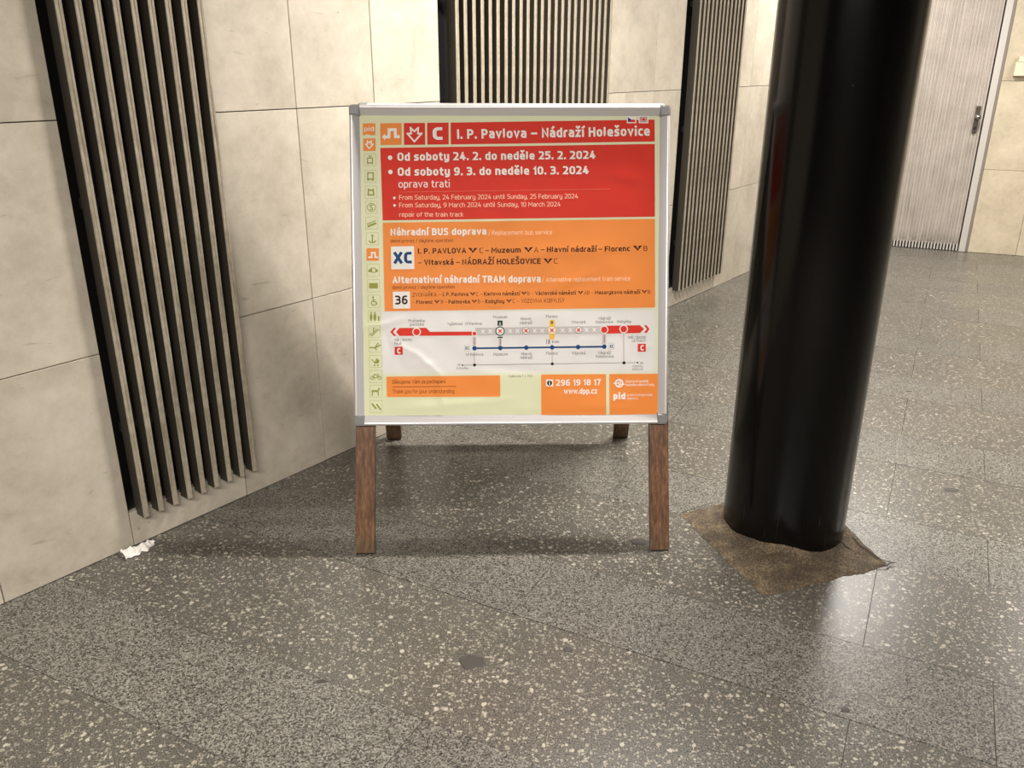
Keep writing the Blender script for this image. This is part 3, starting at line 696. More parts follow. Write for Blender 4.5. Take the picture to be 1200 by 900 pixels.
_g('0', 5.4, '2.7,10 0,10,2.6 0,0,2.6 5.4,0,2.6 5.4,10,2.6 2.6,10'); _g('1', 2.4, '0,7.9 2.4,10 2.4,0'); _g('2', 5.0, '0.1,10 4.8,10,2.6 4.8,5.6,2.0 0,0 5.0,0'); _g('3', 5.0, '0,10 4.8,10,2.2 4.8,5.3,2.0 1.6,5.3', '3,5.3 5.0,5.3,2.2 5.0,0,2.4 0,0'); _g('4', 5.6, '2.9,10 0,2.4 5.6,2.4', '3.9,5.8 3.9,0')
_g('5', 4.9, '4.7,10 0.1,10 0.1,5.9 4.9,5.9,2.4 4.9,0,2.6 0,0'); _g('6', 5.2, '4.6,10 0,10,3.2 0,0,2.5 5.2,0,2.5 5.2,5.9,2.5 0,5.9'); _g('7', 4.8, '0,10 4.8,10 1.5,0'); _g('8', 5.2, '2.6,10 0.2,10,2.2 0.2,5.3,2.2 5.0,5.3,2.2 5.0,10,2.2 2.5,10', '2.6,5.3 0,5.3,2.3 0,0,2.3 5.2,0,2.3 5.2,5.3,2.3 2.5,5.3'); _g('9', 5.2, '0.6,0 5.2,0,3.2 5.2,10,2.5 0,10,2.5 0,4.1,2.5 5.2,4.1')
_g('.', 0, '0,0 0,0.5'); _g(',', 0.3, '0.3,0.5 0,-1.6'); _g('–', 5.2, '0,4.3 5.2,4.3'); _g('/', 3.4, '0,-0.8 3.4,10.4')
_g('ı', 0, '0,0 0,7.2')
for ch, base, ac in (('á', 'a', 1), ('í', 'ı', 1), ('é', 'e', 1), ('ý', 'y', 1), ('Á', 'A', 3), ('Í', 'I', 3), ('ě', 'e', 2), ('š', 's', 2), ('ž', 'z', 2), ('ř', 'r', 2), ('č', 'c', 2), ('Ž', 'Z', 4), ('Š', 'S', 4), ('Ň', 'N', 4), ('Ř', 'R', 4), ('Ě', 'E', 4)):
    w_, st = GL[base]; cx_ = w_ / 2; up_ = 2.9 if ac > 2 else 0
    GL[ch] = (w_, st + ([[(cx_ - .1, 10.7 + up_), (cx_ + 1.1, 12.2 + up_)]] if ac in (1, 3) else [[(cx_ - 1.6, 12.1 + up_), (cx_, 10.7 + up_), (cx_ + 1.6, 12.1 + up_)]]))
def _round(pts):
    out = []
    for i, p in enumerate(pts):
        P0 = Vector(p[:2])
        if len(p) < 3 or i in (0, len(pts) - 1): out.append(P0); continue
        a = Vector(pts[i - 1][:2]) - P0; b = Vector(pts[i + 1][:2]) - P0
        rr_ = min(p[2], a.length * .5 if len(pts[i - 1]) > 2 else a.length, b.length * .5 if len(pts[i + 1]) > 2 else b.length); A_ = P0 + a.normalized() * rr_; B_ = P0 + b.normalized() * rr_
        for k in range(6):
            t = k / 5; q = A_.lerp(P0, .55 * 1.0), B_.lerp(P0, .55)
            out.append(A_ * (1 - t) ** 3 + q[0] * 3 * t * (1 - t) ** 2 + q[1] * 3 * t * t * (1 - t) + B_ * t ** 3)
    return out
def text(s, xl, yl, xr, yr, cap, ink, bold=0.0, lift=.0012, name='lettering'):
    hw = 0.46 + min(bold, .03) * 25          # half stroke in tenths of the cap height
    bm = bmesh.new(); x = 0.0; raw = []
    for ch in s:
        if ch == ' ': x += 3.4; continue
        w_, st = GL[ch]; wo = w_ + 2 * hw if w_ < 1 else w_ + hw * .9
        for q in st:
            P_ = _round(q); k = (wo - 2 * hw) / w_ if w_ > 1 else 1.0
            raw.append([(x + hw + p.x * k, hw + p.y * (10 - 2 * hw) / 10) for p in P_])
        x += wo + 1.25
    x -= 1.25
    p0, p1 = Vector(B(xl, yl)), Vector(B(xr, yr)); ex = (p1 - p0) / x; ed = (p1 - p0).normalized(); hs = (Vector(B(xl, yl - cap)) - p0).length / 10; ey = Vector((-ed.y, ed.x)) * hs
    for P_ in raw:
        P_ = [Vector(p) for p in P_]; n_ = len(P_); L = []
        for i in range(n_):
            d1 = (P_[i] - P_[i - 1]).normalized() if i else (P_[1] - P_[0]).normalized(); d2 = (P_[i + 1] - P_[i]).normalized() if i < n_ - 1 else d1
            m_ = (Vector((-d1.y, d1.x)) + Vector((-d2.y, d2.x)))
            m_ = m_.normalized() if m_.length > 1e-4 else Vector((-d1.y, d1.x)); c_ = max(.5, m_.dot(Vector((-d1.y, d1.x)))); c0 = P_[i]
            if i == 0: c0 = c0 - d1 * hw
            if i == n_ - 1: c0 = c0 + d1 * hw
            a, b = c0 + m_ * hw / c_, c0 - m_ * hw / c_
            a, b = p0 + ex * a.x + ey * a.y, p0 + ex * b.x + ey * b.y; L.append((bm.verts.new((a.x, a.y, 0)), bm.verts.new((b.x, b.y, 0))))
        for a, b in zip(L, L[1:]):
            try: bm.faces.new((a[0], a[1], b[1], b[0]))
            except ValueError: pass
    return finish(name, bm, INK[ink], poster, lift, cut=False, smooth=False)
def mark(x0, x1, y0, y1, ink='maroon'):       # small winged arrow after a station with a metro line
    W_, H_ = x1 - x0, y1 - y0
    icon(lambda bm: [poly_px(bm, [(x0 + W_ * a, y0 + H_ * b) for a, b in q]) for q in (
        [(0, 0), (.34, .04), (.40, .50), (.28, .56)], [(1, 0), (.66, .04), (.60, .50), (.72, .56)], [(.30, .52), (.38, .40), (.5, .58), (.62, .40), (.70, .52), (.5, 1.0)], [(.38, .08), (.46, .3), (.40, .40)], [(.62, .08), (.54, .3), (.60, .40)])], ink, .0012, 'metro_mark')
BD = 0.022
# header row
panel_print((445.3, 144.2), (470.5, 143.8), (470.6, 169.5), (445.6, 169.8), 'orange', r=.0018)
panel_print((473, 143.9), (498, 143.7), (498.2, 169.4), (473.3, 169.6), 'red', r=.0018)
panel_print((500.3, 143.6), (525.6, 143.3), (525.8, 169.0), (500.6, 169.3), 'red', r=.0018)
panel_print((528, 143.3), (767.4, 139.8), (767.6, 165.5), (528.2, 169.1), 'red', r=.0018)
C6 = lambda p: (400 + p[0] / 6, 110 + p[1] / 6)
icon(lambda bm: (stroke(bm, [C6(p) for p in ((402, 300), (380, 300), (378, 250), (335, 251), (334, 302), (302, 302))], 3.3, caps=True), poly_px(bm, [C6(p) for p in ((286, 302), (306, 278), (306, 326))])), 'white', name='detour_arrow')
MA = ((464, 278), (490, 278), (486, 237), (513, 262), (540, 236), (538, 278), (564, 277), (513, 334))
icon(lambda bm: stroke(bm, [C6(p) for p in MA], 1.9, True), 'white', name='metro_arrow')
text('C', 507.2, 163.8, 518.6, 163.6, 14.8, 'white', .03)
text('I. P. Pavlova – Nádraží Holešovice', 535.8, 162.6, 761.7, 158.8, 11.2, 'white', BD)
def flag(x0, y0, x1, y1, cz):
    bm = bmesh.new(); rect_px(bm, x0 - 1.2, y0 - 1.0, x1 + 1.2, y1 + 1.2, .0006); finish('flag_ground', bm, INK['white'], poster, .0008, cut=False)
    ym = (y0 + y1) / 2; xm = (x0 + x1) / 2
    if cz:
        icon(lambda bm: poly_px(bm, [(xm - .5, ym), (x1, ym), (x1, y1), (x0, y1)]), 'red', .0011, 'flag_red')
        icon(lambda bm: poly_px(bm, [(x0, y0), (xm, ym), (x0, y1)]), 'blue', .0014, 'flag_blue')
    else:
        icon(lambda bm: poly_px(bm, [(x0, y0), (x1, y0), (x1, y1), (x0, y1)]), 'blue', .0011, 'flag_blue')
        icon(lambda bm: (stroke(bm, [(x0, y0), (x1, y1)], 1.2, caps=False), stroke(bm, [(x1, y0), (x0, y1)], 1.2, caps=False), stroke(bm, [(xm, y0), (xm, y1)], 2.6, caps=False), stroke(bm, [(x0, ym), (x1, ym)], 2.4, caps=False)), 'white', .0014, 'flag_white')
        icon(lambda bm: (stroke(bm, [(xm, y0), (xm, y1)], 1.4, caps=False), stroke(bm, [(x0, ym), (x1, ym)], 1.3, caps=False), stroke(bm, [(x0, y0), (x1, y1)], .5, caps=False), stroke(bm, [(x1, y0), (x0, y1)], .5, caps=False)), 'red', .0017, 'flag_red')
flag(736, 137, 744.6, 142.9, True); flag(749.9, 136.5, 758.8, 142.9, False)
# red block
panel_print((445.4, 173.1), (767.6, 168.4), (767.8, 253.8), (448.3, 258.2), 'red', r=.002)
for (x, y, r) in ((457, 184.6, 2.6), (457.3, 201.3, 2.6), (462, 231.8, 1.5), (462.2, 240.6, 1.5)): icon(lambda bm: disc(bm, x, y, r), 'white', name='bullet')
text('Od soboty 24. 2. do neděle 25. 2. 2024', 465.8, 188.4, 698, 185.9, 9.6, 'white', BD)
text('Od soboty 9. 3. do neděle 10. 3. 2024', 466.1, 205.9, 690, 203.8, 9.6, 'white', BD)
text('oprava trati', 467, 219.9, 527, 219.3, 8.6, 'white', .006)
icon(lambda bm: stroke(bm, [(467.5, 224.9), (715, 221.4)], .5, caps=False), 'palered', .0008, 'rule', True)
text('From Saturday, 24 February 2024 until Sunday, 25 February 2024', 467.8, 234.0, 677.5, 232.3, 5.4, 'pink', .002)
text('From Saturday, 9 March 2024 until Sunday, 10 March 2024', 467.8, 243.0, 657, 241.8, 5.4, 'pink', .002)
text('repair of the train track', 467.9, 253.8, 543, 253.6, 5.2, 'pink', .002)
# orange block
panel_print((448.3, 260.8), (767.8, 256.3), (768, 360.4), (450.6, 364.8), 'orange', r=.002)
text('Náhradní BUS doprava', 457.6, 276.0, 570, 274.9, 8.2, 'white', BD)
text('/', 572.6, 275.6, 574.4, 275.6, 6.2, 'pink', 0)
text('Replacement bus service', 576.5, 275.3, 647, 274.5, 5.2, 'pink', 0.002)
text('denní provoz / daytime operation', 457.6, 284.2, 530.8, 283.4, 4.0, 'brown', 0.004)
panel_print((458, 288.8), (485, 288.4), (485.4, 315.2), (458.4, 315.6), 'white', .0008, .0025)
text('XC', 461.4, 308.9, 482.6, 308.6, 13.6, 'navy', .03, .0016)
D_ = 'maroon'
text('I. P. PAVLOVA', 489.7, 297.4, 546.2, 296.6, 6.4, D_, .018); mark(548.6, 559.6, 290.3, 296.4); text('C', 562, 296.6, 566.2, 296.5, 6.2, D_, .002)
text('–', 568.6, 296.4, 573, 296.3, 6.2, D_, .01); text('Muzeum', 575.8, 296.3, 610.3, 295.8, 6.2, D_, .018); mark(613.6, 624.8, 289.5, 295.6); text('A', 625.8, 295.8, 631, 295.7, 6.2, D_, .002)
text('–', 633.9, 295.5, 638.3, 295.4, 6.2, D_, .01); text('Hlavní nádraží', 641, 295.4, 699, 294.8, 6.2, D_, .018); text('–', 701.4, 294.8, 705.8, 294.7, 6.2, D_, .01); text('Florenc', 708.8, 294.7, 738.4, 294.2, 6.2, D_, .018)
mark(741.8, 752.8, 287.6, 293.9); text('B', 754.4, 294, 759, 293.9, 6.2, D_, .002)
text('–', 489.9, 310.6, 494, 310.5, 6.0, D_, .01); text('Vltavská', 497, 310.5, 531.5, 310.1, 6.2, D_, .018); text('–', 534.5, 310.1, 538.8, 310, 6.0, D_, .01); text('NÁDRAŽÍ HOLEŠOVICE', 541.5, 310.0, 633.7, 309.1, 6.4, D_, .018)
mark(636.8, 647.6, 302.8, 309); text('C', 649.2, 309.0, 653.6, 308.9, 6.2, D_, .002)
text('Alternativní náhradní TRAM doprava', 460, 332.0, 633.7, 330.7, 8.2, 'white', BD)
text('/', 635.6, 330.6, 637.4, 330.6, 6.2, 'pink', 0)
text('Alternative replacement tram service', 639.8, 330.3, 738.8, 328.7, 5.2, 'pink', .002)
text('denní provoz / daytime operation', 459.6, 338.7, 532.8, 338, 4.0, 'brown', .004)
panel_print((460.2, 341.8), (480.2, 341.5), (480.6, 361.4), (460.6, 361.8), 'white', .0008, .002)
text('36', 463.2, 356.8, 477.6, 356.6, 10.4, 'maroon', .02, .0016)
s_ = 4.4
text('ZVONAŘKA –', 483.4, 347.6, 516.8, 347.2, s_, D_, 0); text('I. P. Pavlova', 518.8, 347.1, 548.8, 346.8, s_, D_, .014); mark(550.6, 557.2, 342.6, 346.6); text('C –', 557.9, 346.7, 565.6, 346.6, s_, D_, 0)
text('Karlovo náměstí', 567.2, 346.5, 609.2, 346.1, s_, D_, .014); mark(610.6, 617.3, 341.8, 345.8); text('B –', 618, 346, 625.2, 345.9, s_, D_, 0)
text('Václavské náměstí', 627.2, 345.8, 675.0, 345.3, s_, D_, .014); mark(677, 683.8, 341.0, 345.0); text('AB –', 684.5, 345.2, 695.6, 345, s_, D_, 0)
text('Masarykovo nádraží', 697.4, 344.9, 750.2, 344.3, s_, D_, .014); mark(752, 758.6, 340.0, 344); text('B', 759.4, 344.2, 762.4, 344.1, s_, D_, 0)
text('–', 483.6, 356.2, 486, 356.2, s_, D_, 0); text('Florenc', 487.8, 356.2, 506.8, 356.0, s_, D_, .014); mark(508.6, 515.2, 351.8, 355.8); text('B –', 516.8, 356, 523.8, 355.9, s_, D_, 0)
text('Palmovka', 525.5, 355.9, 550.6, 355.6, s_, D_, .014); mark(552.5, 559, 351.4, 355.3); text('B –', 560, 355.5, 567, 355.4, s_, D_, 0); text('Kobylisy', 568.8, 355.4, 591, 355.1, s_, D_, .014)
mark(593, 599.8, 350.8, 354.8); text('C – VOZOVNA KOBYLISY', 600.8, 355.0, 661.8, 354.2, s_ + .2, D_, 0)
# route map
L_ = 'grey'
for s, a, b, y in (('Pražského', 478.6, 498, 377.6), ('povstání', 480.2, 496.6, 381.8), ('Vyšehrad', 524.3, 541.8, 381.2), ('I.P.Pavlova', 545, 564.4, 381.0), ('Muzeum', 578, 594.2, 373.2), ('Hlavní', 610.3, 622.1, 375.2), ('nádraží', 609.4, 623.6, 379.9),
                   ('Florenc', 640, 653.6, 372.5), ('Vltavská', 669.6, 686.2, 379.2), ('Nádraží', 701.2, 715.8, 374.7), ('Holešovice', 698.2, 718.4, 378.9), ('Kobylisy', 723.7, 739.6, 378.4),
                   ('I.P.Pavlova', 546, 566.3, 417.2), ('Muzeum', 578.2, 594.9, 416.9), ('Hlavní', 611, 623, 416.4), ('nádraží', 609.9, 623.8, 420.7), ('Florenc', 640, 653.9, 415.9), ('Vltavská', 670, 686.1, 415.6), ('Nádraží', 701.3, 715.9, 415.2), ('Holešovice', 698.2, 719.2, 419.4),
                   ('směr / direction', 462, 482.6, 399.8), ('HÁJE', 462.3, 470.6, 404.2), ('směr / direction', 736.2, 757.2, 396.9), ('LETŇANY', 741, 757.2, 401.0), ('ZVONAŘKA', 534.6, 549.2, 432.9), ('VOZOVNA', 741.2, 753.9, 430.6), ('KOBYLISY', 741.2, 753.9, 434.0), ('36', 535.8, 539.6, 428.6), ('36', 749.9, 754, 426.6)):
    text(s, a, y, b, y - (b - a) * .012, 3.3 if y < 425 else 2.3, L_, .006)
ymap = lambda x: 388.6 - (x - 556) * 0.0150
panel_print((557, 384.2), (707, 381.9), (707, 391.2), (557, 393.3), 'lgrey', .0004, 0)
def xs_marks(bm):
    for x in (566, 574.5, 598, 606.5, 626.7, 635.3, 659.3, 668.5, 687.5, 696.5):
        y = ymap(x); stroke(bm, [(x - 1.6, y - 1.8), (x + 1.6, y + 1.8)], 1.1); stroke(bm, [(x - 1.6, y + 1.8), (x + 1.6, y - 1.8)], 1.1)
icon(xs_marks, 'white', .0008, 'cross_marks')
icon(lambda bm: (poly_px(bm, [(463.9, 389), (468, 384.3), (499.3, 384.1), (503.8, 388.8), (554.5, 388.5), (554.5, 393.1), (468, 393.7)]), poly_px(bm, [(457.1, 389), (461.3, 384.3), (464.5, 384.3), (460.4, 389), (464.5, 393.8), (461.3, 393.8)])), 'red', .0006, 'route_line', True)
icon(lambda bm: (poly_px(bm, [(708, 381.7), (750.3, 381.1), (754.9, 385.6), (750.3, 390.3), (708, 391.1)]), poly_px(bm, [(754.9, 381), (758, 381), (761.3, 385.6), (758, 390.2), (754.9, 390.2), (758.2, 385.6)])), 'red', .0006, 'route_line', True)
for x, y, ro, ri, ink in ((488.1, 389, 5.1, 3.9, 'white'), (731.1, 385.6, 5.1, 3.9, 'white'), (708.2, 386.4, 4.9, 3.8, 'white'), (555.9, 390.9, 3.2, 2.3, 'white')):
    icon(lambda bm: disc(bm, x, y, ro, 28), ink, .0009, 'station_ring'); icon(lambda bm: disc(bm, x, y, ri, 28), 'red', .0012, 'station_dot')
for x, ro, ink in ((586.0, 5.6, 'green'), (616.4, 4.2, 'grey'), (646.8, 5.3, 'yellow'), (678.1, 4.2, 'grey')):
    y = ymap(x) - .1
    if ink == 'green': icon(lambda bm: (poly_px(bm, [(583, 375.7), (589, 375.6), (589, 381.6), (583, 381.7)]), poly_px(bm, [(583.1, 394.6), (589.1, 394.5), (589.1, 396.1), (583.1, 396.2)])), 'green', .0008, 'line_a_box'); icon(lambda bm: poly_px(bm, [(585, 380.4), (586, 377.2), (587, 380.4)]), 'white', .0012, 'line_letter')
    if ink == 'yellow': icon(lambda bm: poly_px(bm, [(643.9, 375), (650, 374.9), (650, 397.6), (643.9, 397.8)]), 'yellow', .0007, 'line_b_box'); text('B', 645.7, 379.6, 648.1, 379.6, 3.4, 'maroon', .02)
    icon(lambda bm: disc(bm, x, y, ro, 28), ink, .0009, 'station_ring'); icon(lambda bm: disc(bm, x, y, ro - (1.2 if ink in ('green', 'yellow') else .5), 28), 'white', .0012, 'station_dot')
    icon(lambda bm: (stroke(bm, [(x - 1.5, y - 1.6), (x + 1.5, y + 1.6)], 1.3), stroke(bm, [(x - 1.5, y + 1.6), (x + 1.5, y - 1.6)], 1.3)), 'red', .0015, 'closed_cross')
for q, w_ in (([(555.9, 412), (556, 426)], 1.4), ([(647.1, 409), (647.3, 425)], 1.2), ([(731.1, 391.2), (731.3, 424)], 1.6), ([(586.2, 397), (586.3, 405)], 3.6), ([(555.9, 394.8), (556, 405.5)], 4.2), ([(708.3, 391.5), (708.3, 403)], 4.6)):
    icon(lambda bm: stroke(bm, q, w_, caps=False), 'rosy', .0004, 'transfer_line')
icon(lambda bm: (stroke(bm, [(555.9, 396.5), (556, 403.5)], .8), stroke(bm, [(586.2, 397.5), (586.3, 403.5)], .8), stroke(bm, [(708.3, 393), (708.3, 401)], .8), stroke(bm, [(640.8, 398), (640.8, 402.6)], .8), stroke(bm, [(643.5, 398.4), (643.5, 402.4)], 1.4)), 'grey', .0008, 'walk_marks')
text('8 min', 647, 402, 655, 401.9, 3.0, 'grey', .01)
icon(lambda bm: stroke(bm, [(556, 408.2), (708.2, 406.3)], 2.1, caps=False), 'navy', .0008, 'bus_line', True)
icon(lambda bm: [disc(bm, x, 408.2 - (x - 556) * .0125, 2.7, 20) for x in (556, 586.3, 616.8, 647.1, 677.6, 708.3)], 'navy', .0011, 'bus_stops')
for a, y in ((544, 404), (713.6, 402)):
    icon(lambda bm: outline(bm, (a, y), (a + 6.8, y - .1), (a + 6.8, y + 7.7), (a, y + 7.8), .0012), 'lgrey', .0009, 'box_outline'); text('XC', a + 1.1, y + 5.8, a + 5.8, y + 5.7, 3.7, 'navy', .02)
icon(lambda bm: stroke(bm, [(542, 428), (747.5, 425)], .55, caps=False), 'grey', .0008, 'tram_line', True)
icon(lambda bm: [disc(bm, x, 428 - (x - 542) * .0145, r, 14) for x, r in ((541.8, 1.0), (556.1, 1.8), (647.3, 1.8), (731.4, 1.9), (747.4, 1.0))], 'black', .0011, 'tram_stops')
for a, y in ((462.3, 406.4), (747.6, 402.9)):
    bm = bmesh.new(); rect_px(bm, a, y, a + 9.5, y + 9.4, .0014, .1); finish('line_c_box', bm, INK['red'], poster, .0006, cut=False); text('C', a + 3, y + 7.9, a + 6.9, y + 7.9, 6.4, 'white', .04)
# lower boxes
panel_print((452.5, 441.5), (586.0, 439.9), (586.4, 464.9), (453.2, 465.4), 'orange', r=.0035)
text('Děkujeme Vám za pochopení.', 459.8, 449.9, 522.6, 449.2, 4.4, 'brown', .004); icon(lambda bm: stroke(bm, [(459.8, 453.5), (534.6, 452.9)], .6, caps=False), 'brown', .0008, 'rule', True)
text('Thank you for your understanding.', 459.9, 461.0, 532.9, 460.6, 4.4, 'brown', .0)
panel_print((634.2, 438.9), (710.4, 438.5), (710.6, 489), (634.4, 489.4), 'orange', r=.003, rd=(1, 1, 0, 0)); panel_print((714.2, 438.4), (773.4, 438.0), (773.4, 489), (714.4, 489.2), 'orange', r=.003, rd=(1, 0, 0, 0))
text('Vydáno dne 7. 2. 2024', 595.9, 442.2, 624.2, 441.8, 2.6, 'grey', .004)
bm = bmesh.new(); rect_px(bm, 640, 444.7, 648.3, 452.9, .0006); finish('info_ground', bm, INK['white'], poster, .0008, cut=False)
icon(lambda bm: disc(bm, 644.1, 448.8, 3.1), 'black', .0011, 'info_disc'); icon(lambda bm: (stroke(bm, [(644.1, 448.3), (644.1, 450.8)], 1.2, caps=False), disc(bm, 644.1, 446.9, .7, 10)), 'white', .0014, 'info_letter')
text('296 19 18 17', 651.7, 452.2, 704.2, 451.4, 7.3, 'white', .018); text('www.dpp.cz', 660.9, 461.7, 699.7, 461.4, 6.4, 'white', .018)
icon(lambda bm: (disc(bm, 725.8, 449.2, 5.2, 28, 3.5), stroke(bm, [(719.6, 449.4), (724, 449.2), (727.5, 450.6), (731.8, 450.4)], 1.2), stroke(bm, [(724, 449.2), (728, 446)], 1.1), stroke(bm, [(727.5, 450.6), (723.2, 452.9)], 1.1), stroke(bm, [(728, 446), (727.3, 450.6)], .9)), 'white', .0009, 'emblem')
text('Dopravní podnik', 733.6, 448.4, 760, 448.1, 3.0, 'white', .008); text('hlavního města Prahy', 733.6, 452.6, 766.8, 452.2, 3.0, 'white', .008)
text('pid', 718.9, 468, 733, 467.9, 7.6, 'white', .03); text('pražská integrovaná', 735.2, 464.3, 764.4, 464.0, 2.8, 'white', .004); text('doprava', 735.2, 468.3, 747.3, 468.2, 2.8, 'white', .004)
# column of pictograms down the left edge
cells = [(425, 144.2, 439.7, 158.4, 'o'), (425.3, 162, 440, 176.7, 'o'), (426.2, 180, 440.5, 194.2, 0), (427, 199, 440.9, 213.7, 0), (427.5, 217.5, 441.4, 232.3, 0), (428, 235.4, 442, 250.2, 0), (428, 253.8, 442.5, 268.4, 0), (428.7, 272.4, 443.7, 287, 0), (429.2, 290.8, 443.9, 305.5, 'o'),
         (429.7, 309.2, 444.6, 324.0, 0), (430.3, 327.5, 445, 342.4, 0), (430.8, 345.5, 445.6, 360.7, 0), (431.3, 363.8, 445.9, 378.3, 0), (431.7, 381.3, 445.6, 395.6, 0), (432.2, 398.3, 446.8, 413, 0), (432.5, 416.3, 447.4, 430.8, 0), (432.8, 433.9, 447.8, 448.8, 0), (433, 451.3, 447.9, 465.9, 0), (433.3, 469.2, 447.9, 483.7, 0)]
def glyph(i, f):
    S = lambda bm, pts, w_=1.1, c=False: stroke(bm, [f(*p) for p in pts], w_, c)
    F_ = lambda bm, pts: poly_px(bm, [f(*p) for p in pts])
    Dk = lambda bm, x, y, r, ri=0: disc(bm, *f(x, y), r, 16, ri)
    return {
        2: lambda bm: (S(bm, [(.3, .35), (.7, .35), (.7, .75), (.3, .75)], 1.2, True), S(bm, [(.5, .35), (.5, .15)], .8), S(bm, [(.4, .2), (.62, .2)], .8), S(bm, [(.3, .85), (.36, .78)], 1), S(bm, [(.7, .85), (.64, .78)], 1)),
        3: lambda bm: (S(bm, [(.27, .22), (.73, .22), (.73, .72), (.27, .72)], 1.4, True), S(bm, [(.27, .78), (.34, .78)], 1.8), S(bm, [(.73, .78), (.66, .78)], 1.8)),
        4: lambda bm: (S(bm, [(.3, .35), (.7, .35), (.74, .72), (.26, .72)], 1.5, True), S(bm, [(.25, .25), (.45, .33)], 1), S(bm, [(.72, .27), (.55, .33)], 1)),
        5: lambda bm: (Dk(bm, .5, .5, 5.2, 4.4), S(bm, [(.62, .34), (.45, .3), (.38, .42), (.6, .56), (.58, .68), (.38, .68)], 1.1)),
        6: lambda bm: (F_(bm, [(.14, .72), (.86, .46), (.88, .6), (.2, .86)]), S(bm, [(.14, .58), (.82, .30)], .8), [S(bm, [(.2 + k * .13, .56 - k * .048), (.22 + k * .13, .68 - k * .048)], .6) for k in range(5)]),
        7: lambda bm: (S(bm, [(.5, .2), (.5, .78)], 1.5), S(bm, [(.25, .68), (.38, .8), (.62, .8), (.75, .68)], 1.3), S(bm, [(.42, .24), (.58, .24)], 1)),
        9: lambda bm: (F_(bm, [(.1, .58), (.2, .4), (.42, .3), (.42, .66), (.16, .66)]), F_(bm, [(.66, .34), (.9, .5), (.84, .64), (.66, .66)]), S(bm, [(.42, .3), (.66, .34)], .9), S(bm, [(.42, .66), (.66, .66)], .9)),
        10: lambda bm: F_(bm, [(.14, .28), (.84, .28), (.84, .7), (.14, .7)]),
        11: lambda bm: (Dk(bm, .42, .18, 1.1), S(bm, [(.42, .26), (.44, .52), (.66, .54), (.74, .74)], 1.2), S(bm, [(.34, .48), (.28, .64), (.38, .8), (.56, .8), (.64, .68)], 1.0), S(bm, [(.43, .38), (.6, .4)], .8)),
        12: lambda bm: (F_(bm, [(.14, .3), (.32, .3), (.34, .6), (.27, .85), (.19, .85), (.12, .6)]), Dk(bm, .23, .2, 1.1), F_(bm, [(.44, .3), (.62, .3), (.66, .6), (.58, .85), (.48, .85), (.41, .6)]), Dk(bm, .53, .2, 1.1), F_(bm, [(.78, .45), (.9, .45), (.9, .85), (.78, .85)])),
        13: lambda bm: (S(bm, [(.1, .75), (.3, .85), (.8, .35), (.9, .4)], 1), S(bm, [(.16, .65), (.3, .7), (.68, .3)], .8), S(bm, [(.44, .2), (.42, .52)], 1.2)),
        14: lambda bm: (S(bm, [(.1, .62), (.55, .62), (.9, .42)], 1.5), S(bm, [(.5, .62), (.7, .3), (.74, .3)], 1.4), S(bm, [(.45, .62), (.6, .8)], 1.2)),
        15: lambda bm: (F_(bm, [(.3, .45), (.5, .5), (.55, .26), (.74, .34), (.8, .52), (.7, .66), (.42, .68)]), S(bm, [(.3, .45), (.2, .36)], 1), Dk(bm, .42, .82, 1.0), Dk(bm, .68, .82, 1.0)),
        16: lambda bm: (Dk(bm, .24, .6, 2.5, 1.7), Dk(bm, .78, .6, 2.5, 1.7), S(bm, [(.24, .6), (.4, .38), (.66, .4), (.52, .6), (.24, .6)], .8), S(bm, [(.66, .4), (.78, .6)], .8), S(bm, [(.34, .32), (.44, .32)], .9), S(bm, [(.62, .3), (.7, .3)], .9)),
        17: lambda bm: (F_(bm, [(.2, .4), (.62, .42), (.7, .22), (.84, .3), (.72, .42), (.68, .58), (.3, .56)]), S(bm, [(.24, .5), (.2, .82)], 1.4), S(bm, [(.66, .54), (.68, .82)], 1.3), S(bm, [(.2, .42), (.14, .56)], .8)),
        18: lambda bm: (S(bm, [(.2, .32), (.44, .62)], 2.2), S(bm, [(.56, .36), (.74, .6), (.84, .74)], 1.9), S(bm, [(.44, .62), (.54, .68)], 1)),
    }.get(i)
for i, (x0, y0, x1, y1, kd) in enumerate(cells):
    f = lambda a, b, x0=x0, y0=y0, x1=x1, y1=y1: (x0 + (x1 - x0) * a, y0 + (y1 - y0) * b)
    if kd == 'o':
        bm = bmesh.new(); rect_px(bm, x0, y0, x1, y1, .0016, 0.1); finish('pictogram_ground', bm, INK['orange'], poster, .0005, cut=False)
        if i == 0: text('pid', x0 + 1.8, y0 + 9.2, x1 - 1.6, y0 + 9.1, 5.4, 'white', .01)
        elif i == 1: icon(lambda bm: stroke(bm, [f((p[0] - 432) / 162, (p[1] - 208) / 155) for p in MA], 1.3, True), 'white', name='metro_arrow')
        else: icon(lambda bm: stroke(bm, [f(.9, .72), f(.7, .72), f(.68, .35), f(.42, .36), f(.42, .72), f(.2, .72)], 1.8), 'white', name='detour_arrow')
    else:
        icon(lambda bm: outline(bm, (x0, y0), (x1, y0 - .1), (x1, y1), (x0, y1), .0013), 'soft', .0005, 'pictogram_outline')
        g = glyph(i, f)
        if g: icon(g, 'olive', .0008, 'pictogram')

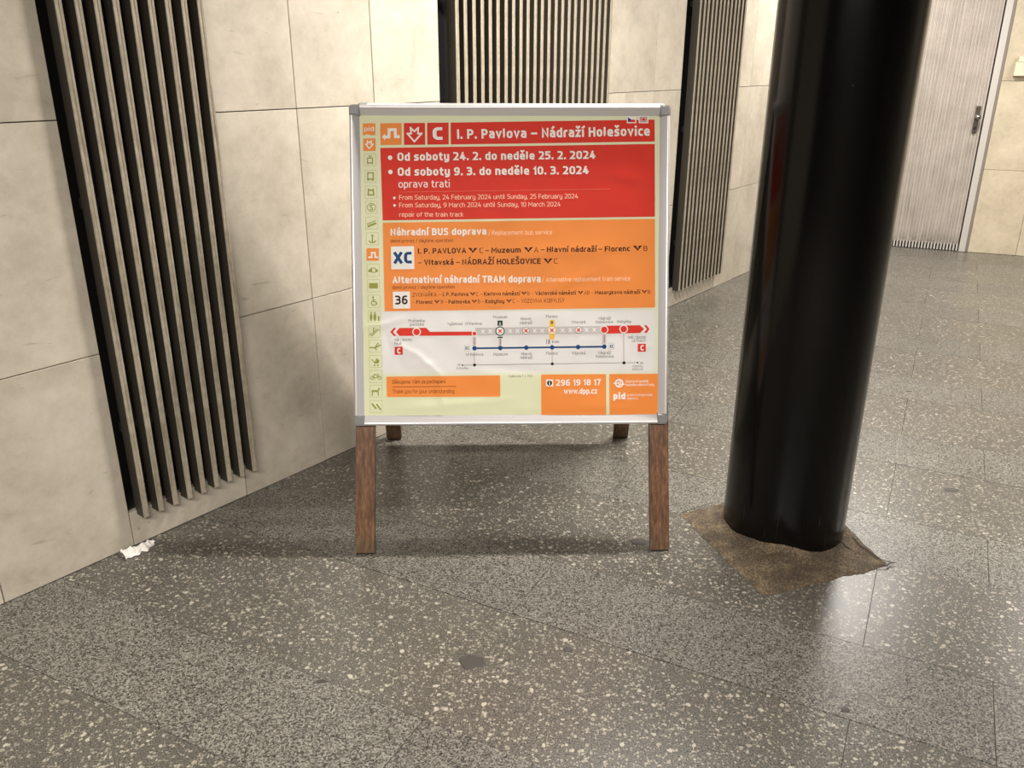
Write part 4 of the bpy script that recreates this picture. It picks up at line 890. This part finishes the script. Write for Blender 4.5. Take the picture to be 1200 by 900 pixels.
# ------------------------------------------------------------------ tissue and gum on the floor
bm = bmesh.new()
cols_, rows_ = 26, 14; gv = []
a0 = Vector((-1.268, 2.350)); ux = Vector((0.70, 0.72)).normalized(); uy = Vector((0.72, -0.69)).normalized()
for j in range(rows_):
    r_ = []
    for i in range(cols_):
        s, t = i / (cols_ - 1), j / (rows_ - 1)
        wdt = 0.056 * (1 - 0.55 * max(0, s - .5) * 2) * (0.8 + 0.35 * noise.noise(Vector((s * 5, 0, 2))))
        x = s * 0.104 + .005 * noise.noise(Vector((s * 3, t * 6, 1))); y = t * wdt + .009 * noise.noise(Vector((s * 7, t * 2, 8)))
        h = (0.012 + 0.017 * abs(noise.noise(Vector((s * 5.5, t * 4, 3)))) * 2 + .006 * noise.noise(Vector((s * 16, t * 12, 5)))) * math.sin(math.pi * min(1, t * .85 + .12)) * (1 - .35 * s)
        p = a0 + ux * x + uy * y; r_.append(bm.verts.new((p.x, p.y, max(0.0015, h))))
    gv.append(r_)
for j in range(rows_ - 1):
    for i in range(cols_ - 1): bm.faces.new([gv[j][i], gv[j][i + 1], gv[j + 1][i + 1], gv[j + 1][i]])
me = mesh('tissue', bm); t_ = link('crumpled_tissue', me, M['tissue'])
md = t_.modifiers.new('thick', 'SOLIDIFY'); md.thickness = 0.001; md.offset = 0
tag(t_, 'crumpled white paper tissue on the floor against the left wall', 'tissue')
for (x, y, rx, ry, sd, lb) in ((-0.104, 1.833, .036, .028, 1, 'dark oval gum spot on the floor in front of the notice board'), (0.428, 2.440, .030, .020, 2, 'dark gum spot beside the right front leg of the notice board'),
                               (1.655, 2.815, .028, .015, 3, 'dark gum spot on the floor right of the column, by the right picture edge'), (0.83, 1.66, .010, .009, 4, 'small dark gum spot on the pale paving row in the right foreground'),
                               (1.94, 3.83, .016, .008, 5, 'tiny dark scrap of gum on the paving beyond the column'), (0.155, 1.885, .012, .010, 6, 'small faint gum spot right of the large oval one'), (-0.49, 1.755, .016, .006, 7, 'small dark streak of gum in the left foreground')):
    bm = bmesh.new(); vs = []; K = 28
    for i in range(K):
        a = 2 * math.pi * i / K; q = 1 + 0.28 * noise.noise(Vector((math.cos(a) * 1.3 + sd * 5, math.sin(a) * 1.3, sd))); vs.append((rx * q * math.cos(a), ry * q * math.sin(a)))
    lo = [bm.verts.new((a, b, 0.0001)) for a, b in vs]; hi = [bm.verts.new((a * .9, b * .9, 0.0013)) for a, b in vs]
    bm.faces.new(hi); bm.faces.new(lo[::-1])
    for i in range(K): bm.faces.new([lo[i], lo[(i + 1) % K], hi[(i + 1) % K], hi[i]])
    o = link('gum_spot', mesh('gum_spot', bm), M['gum']); o.location = (x, y, 0); tag(o, lb, 'gum spot', 'trodden gum spots on the floor')
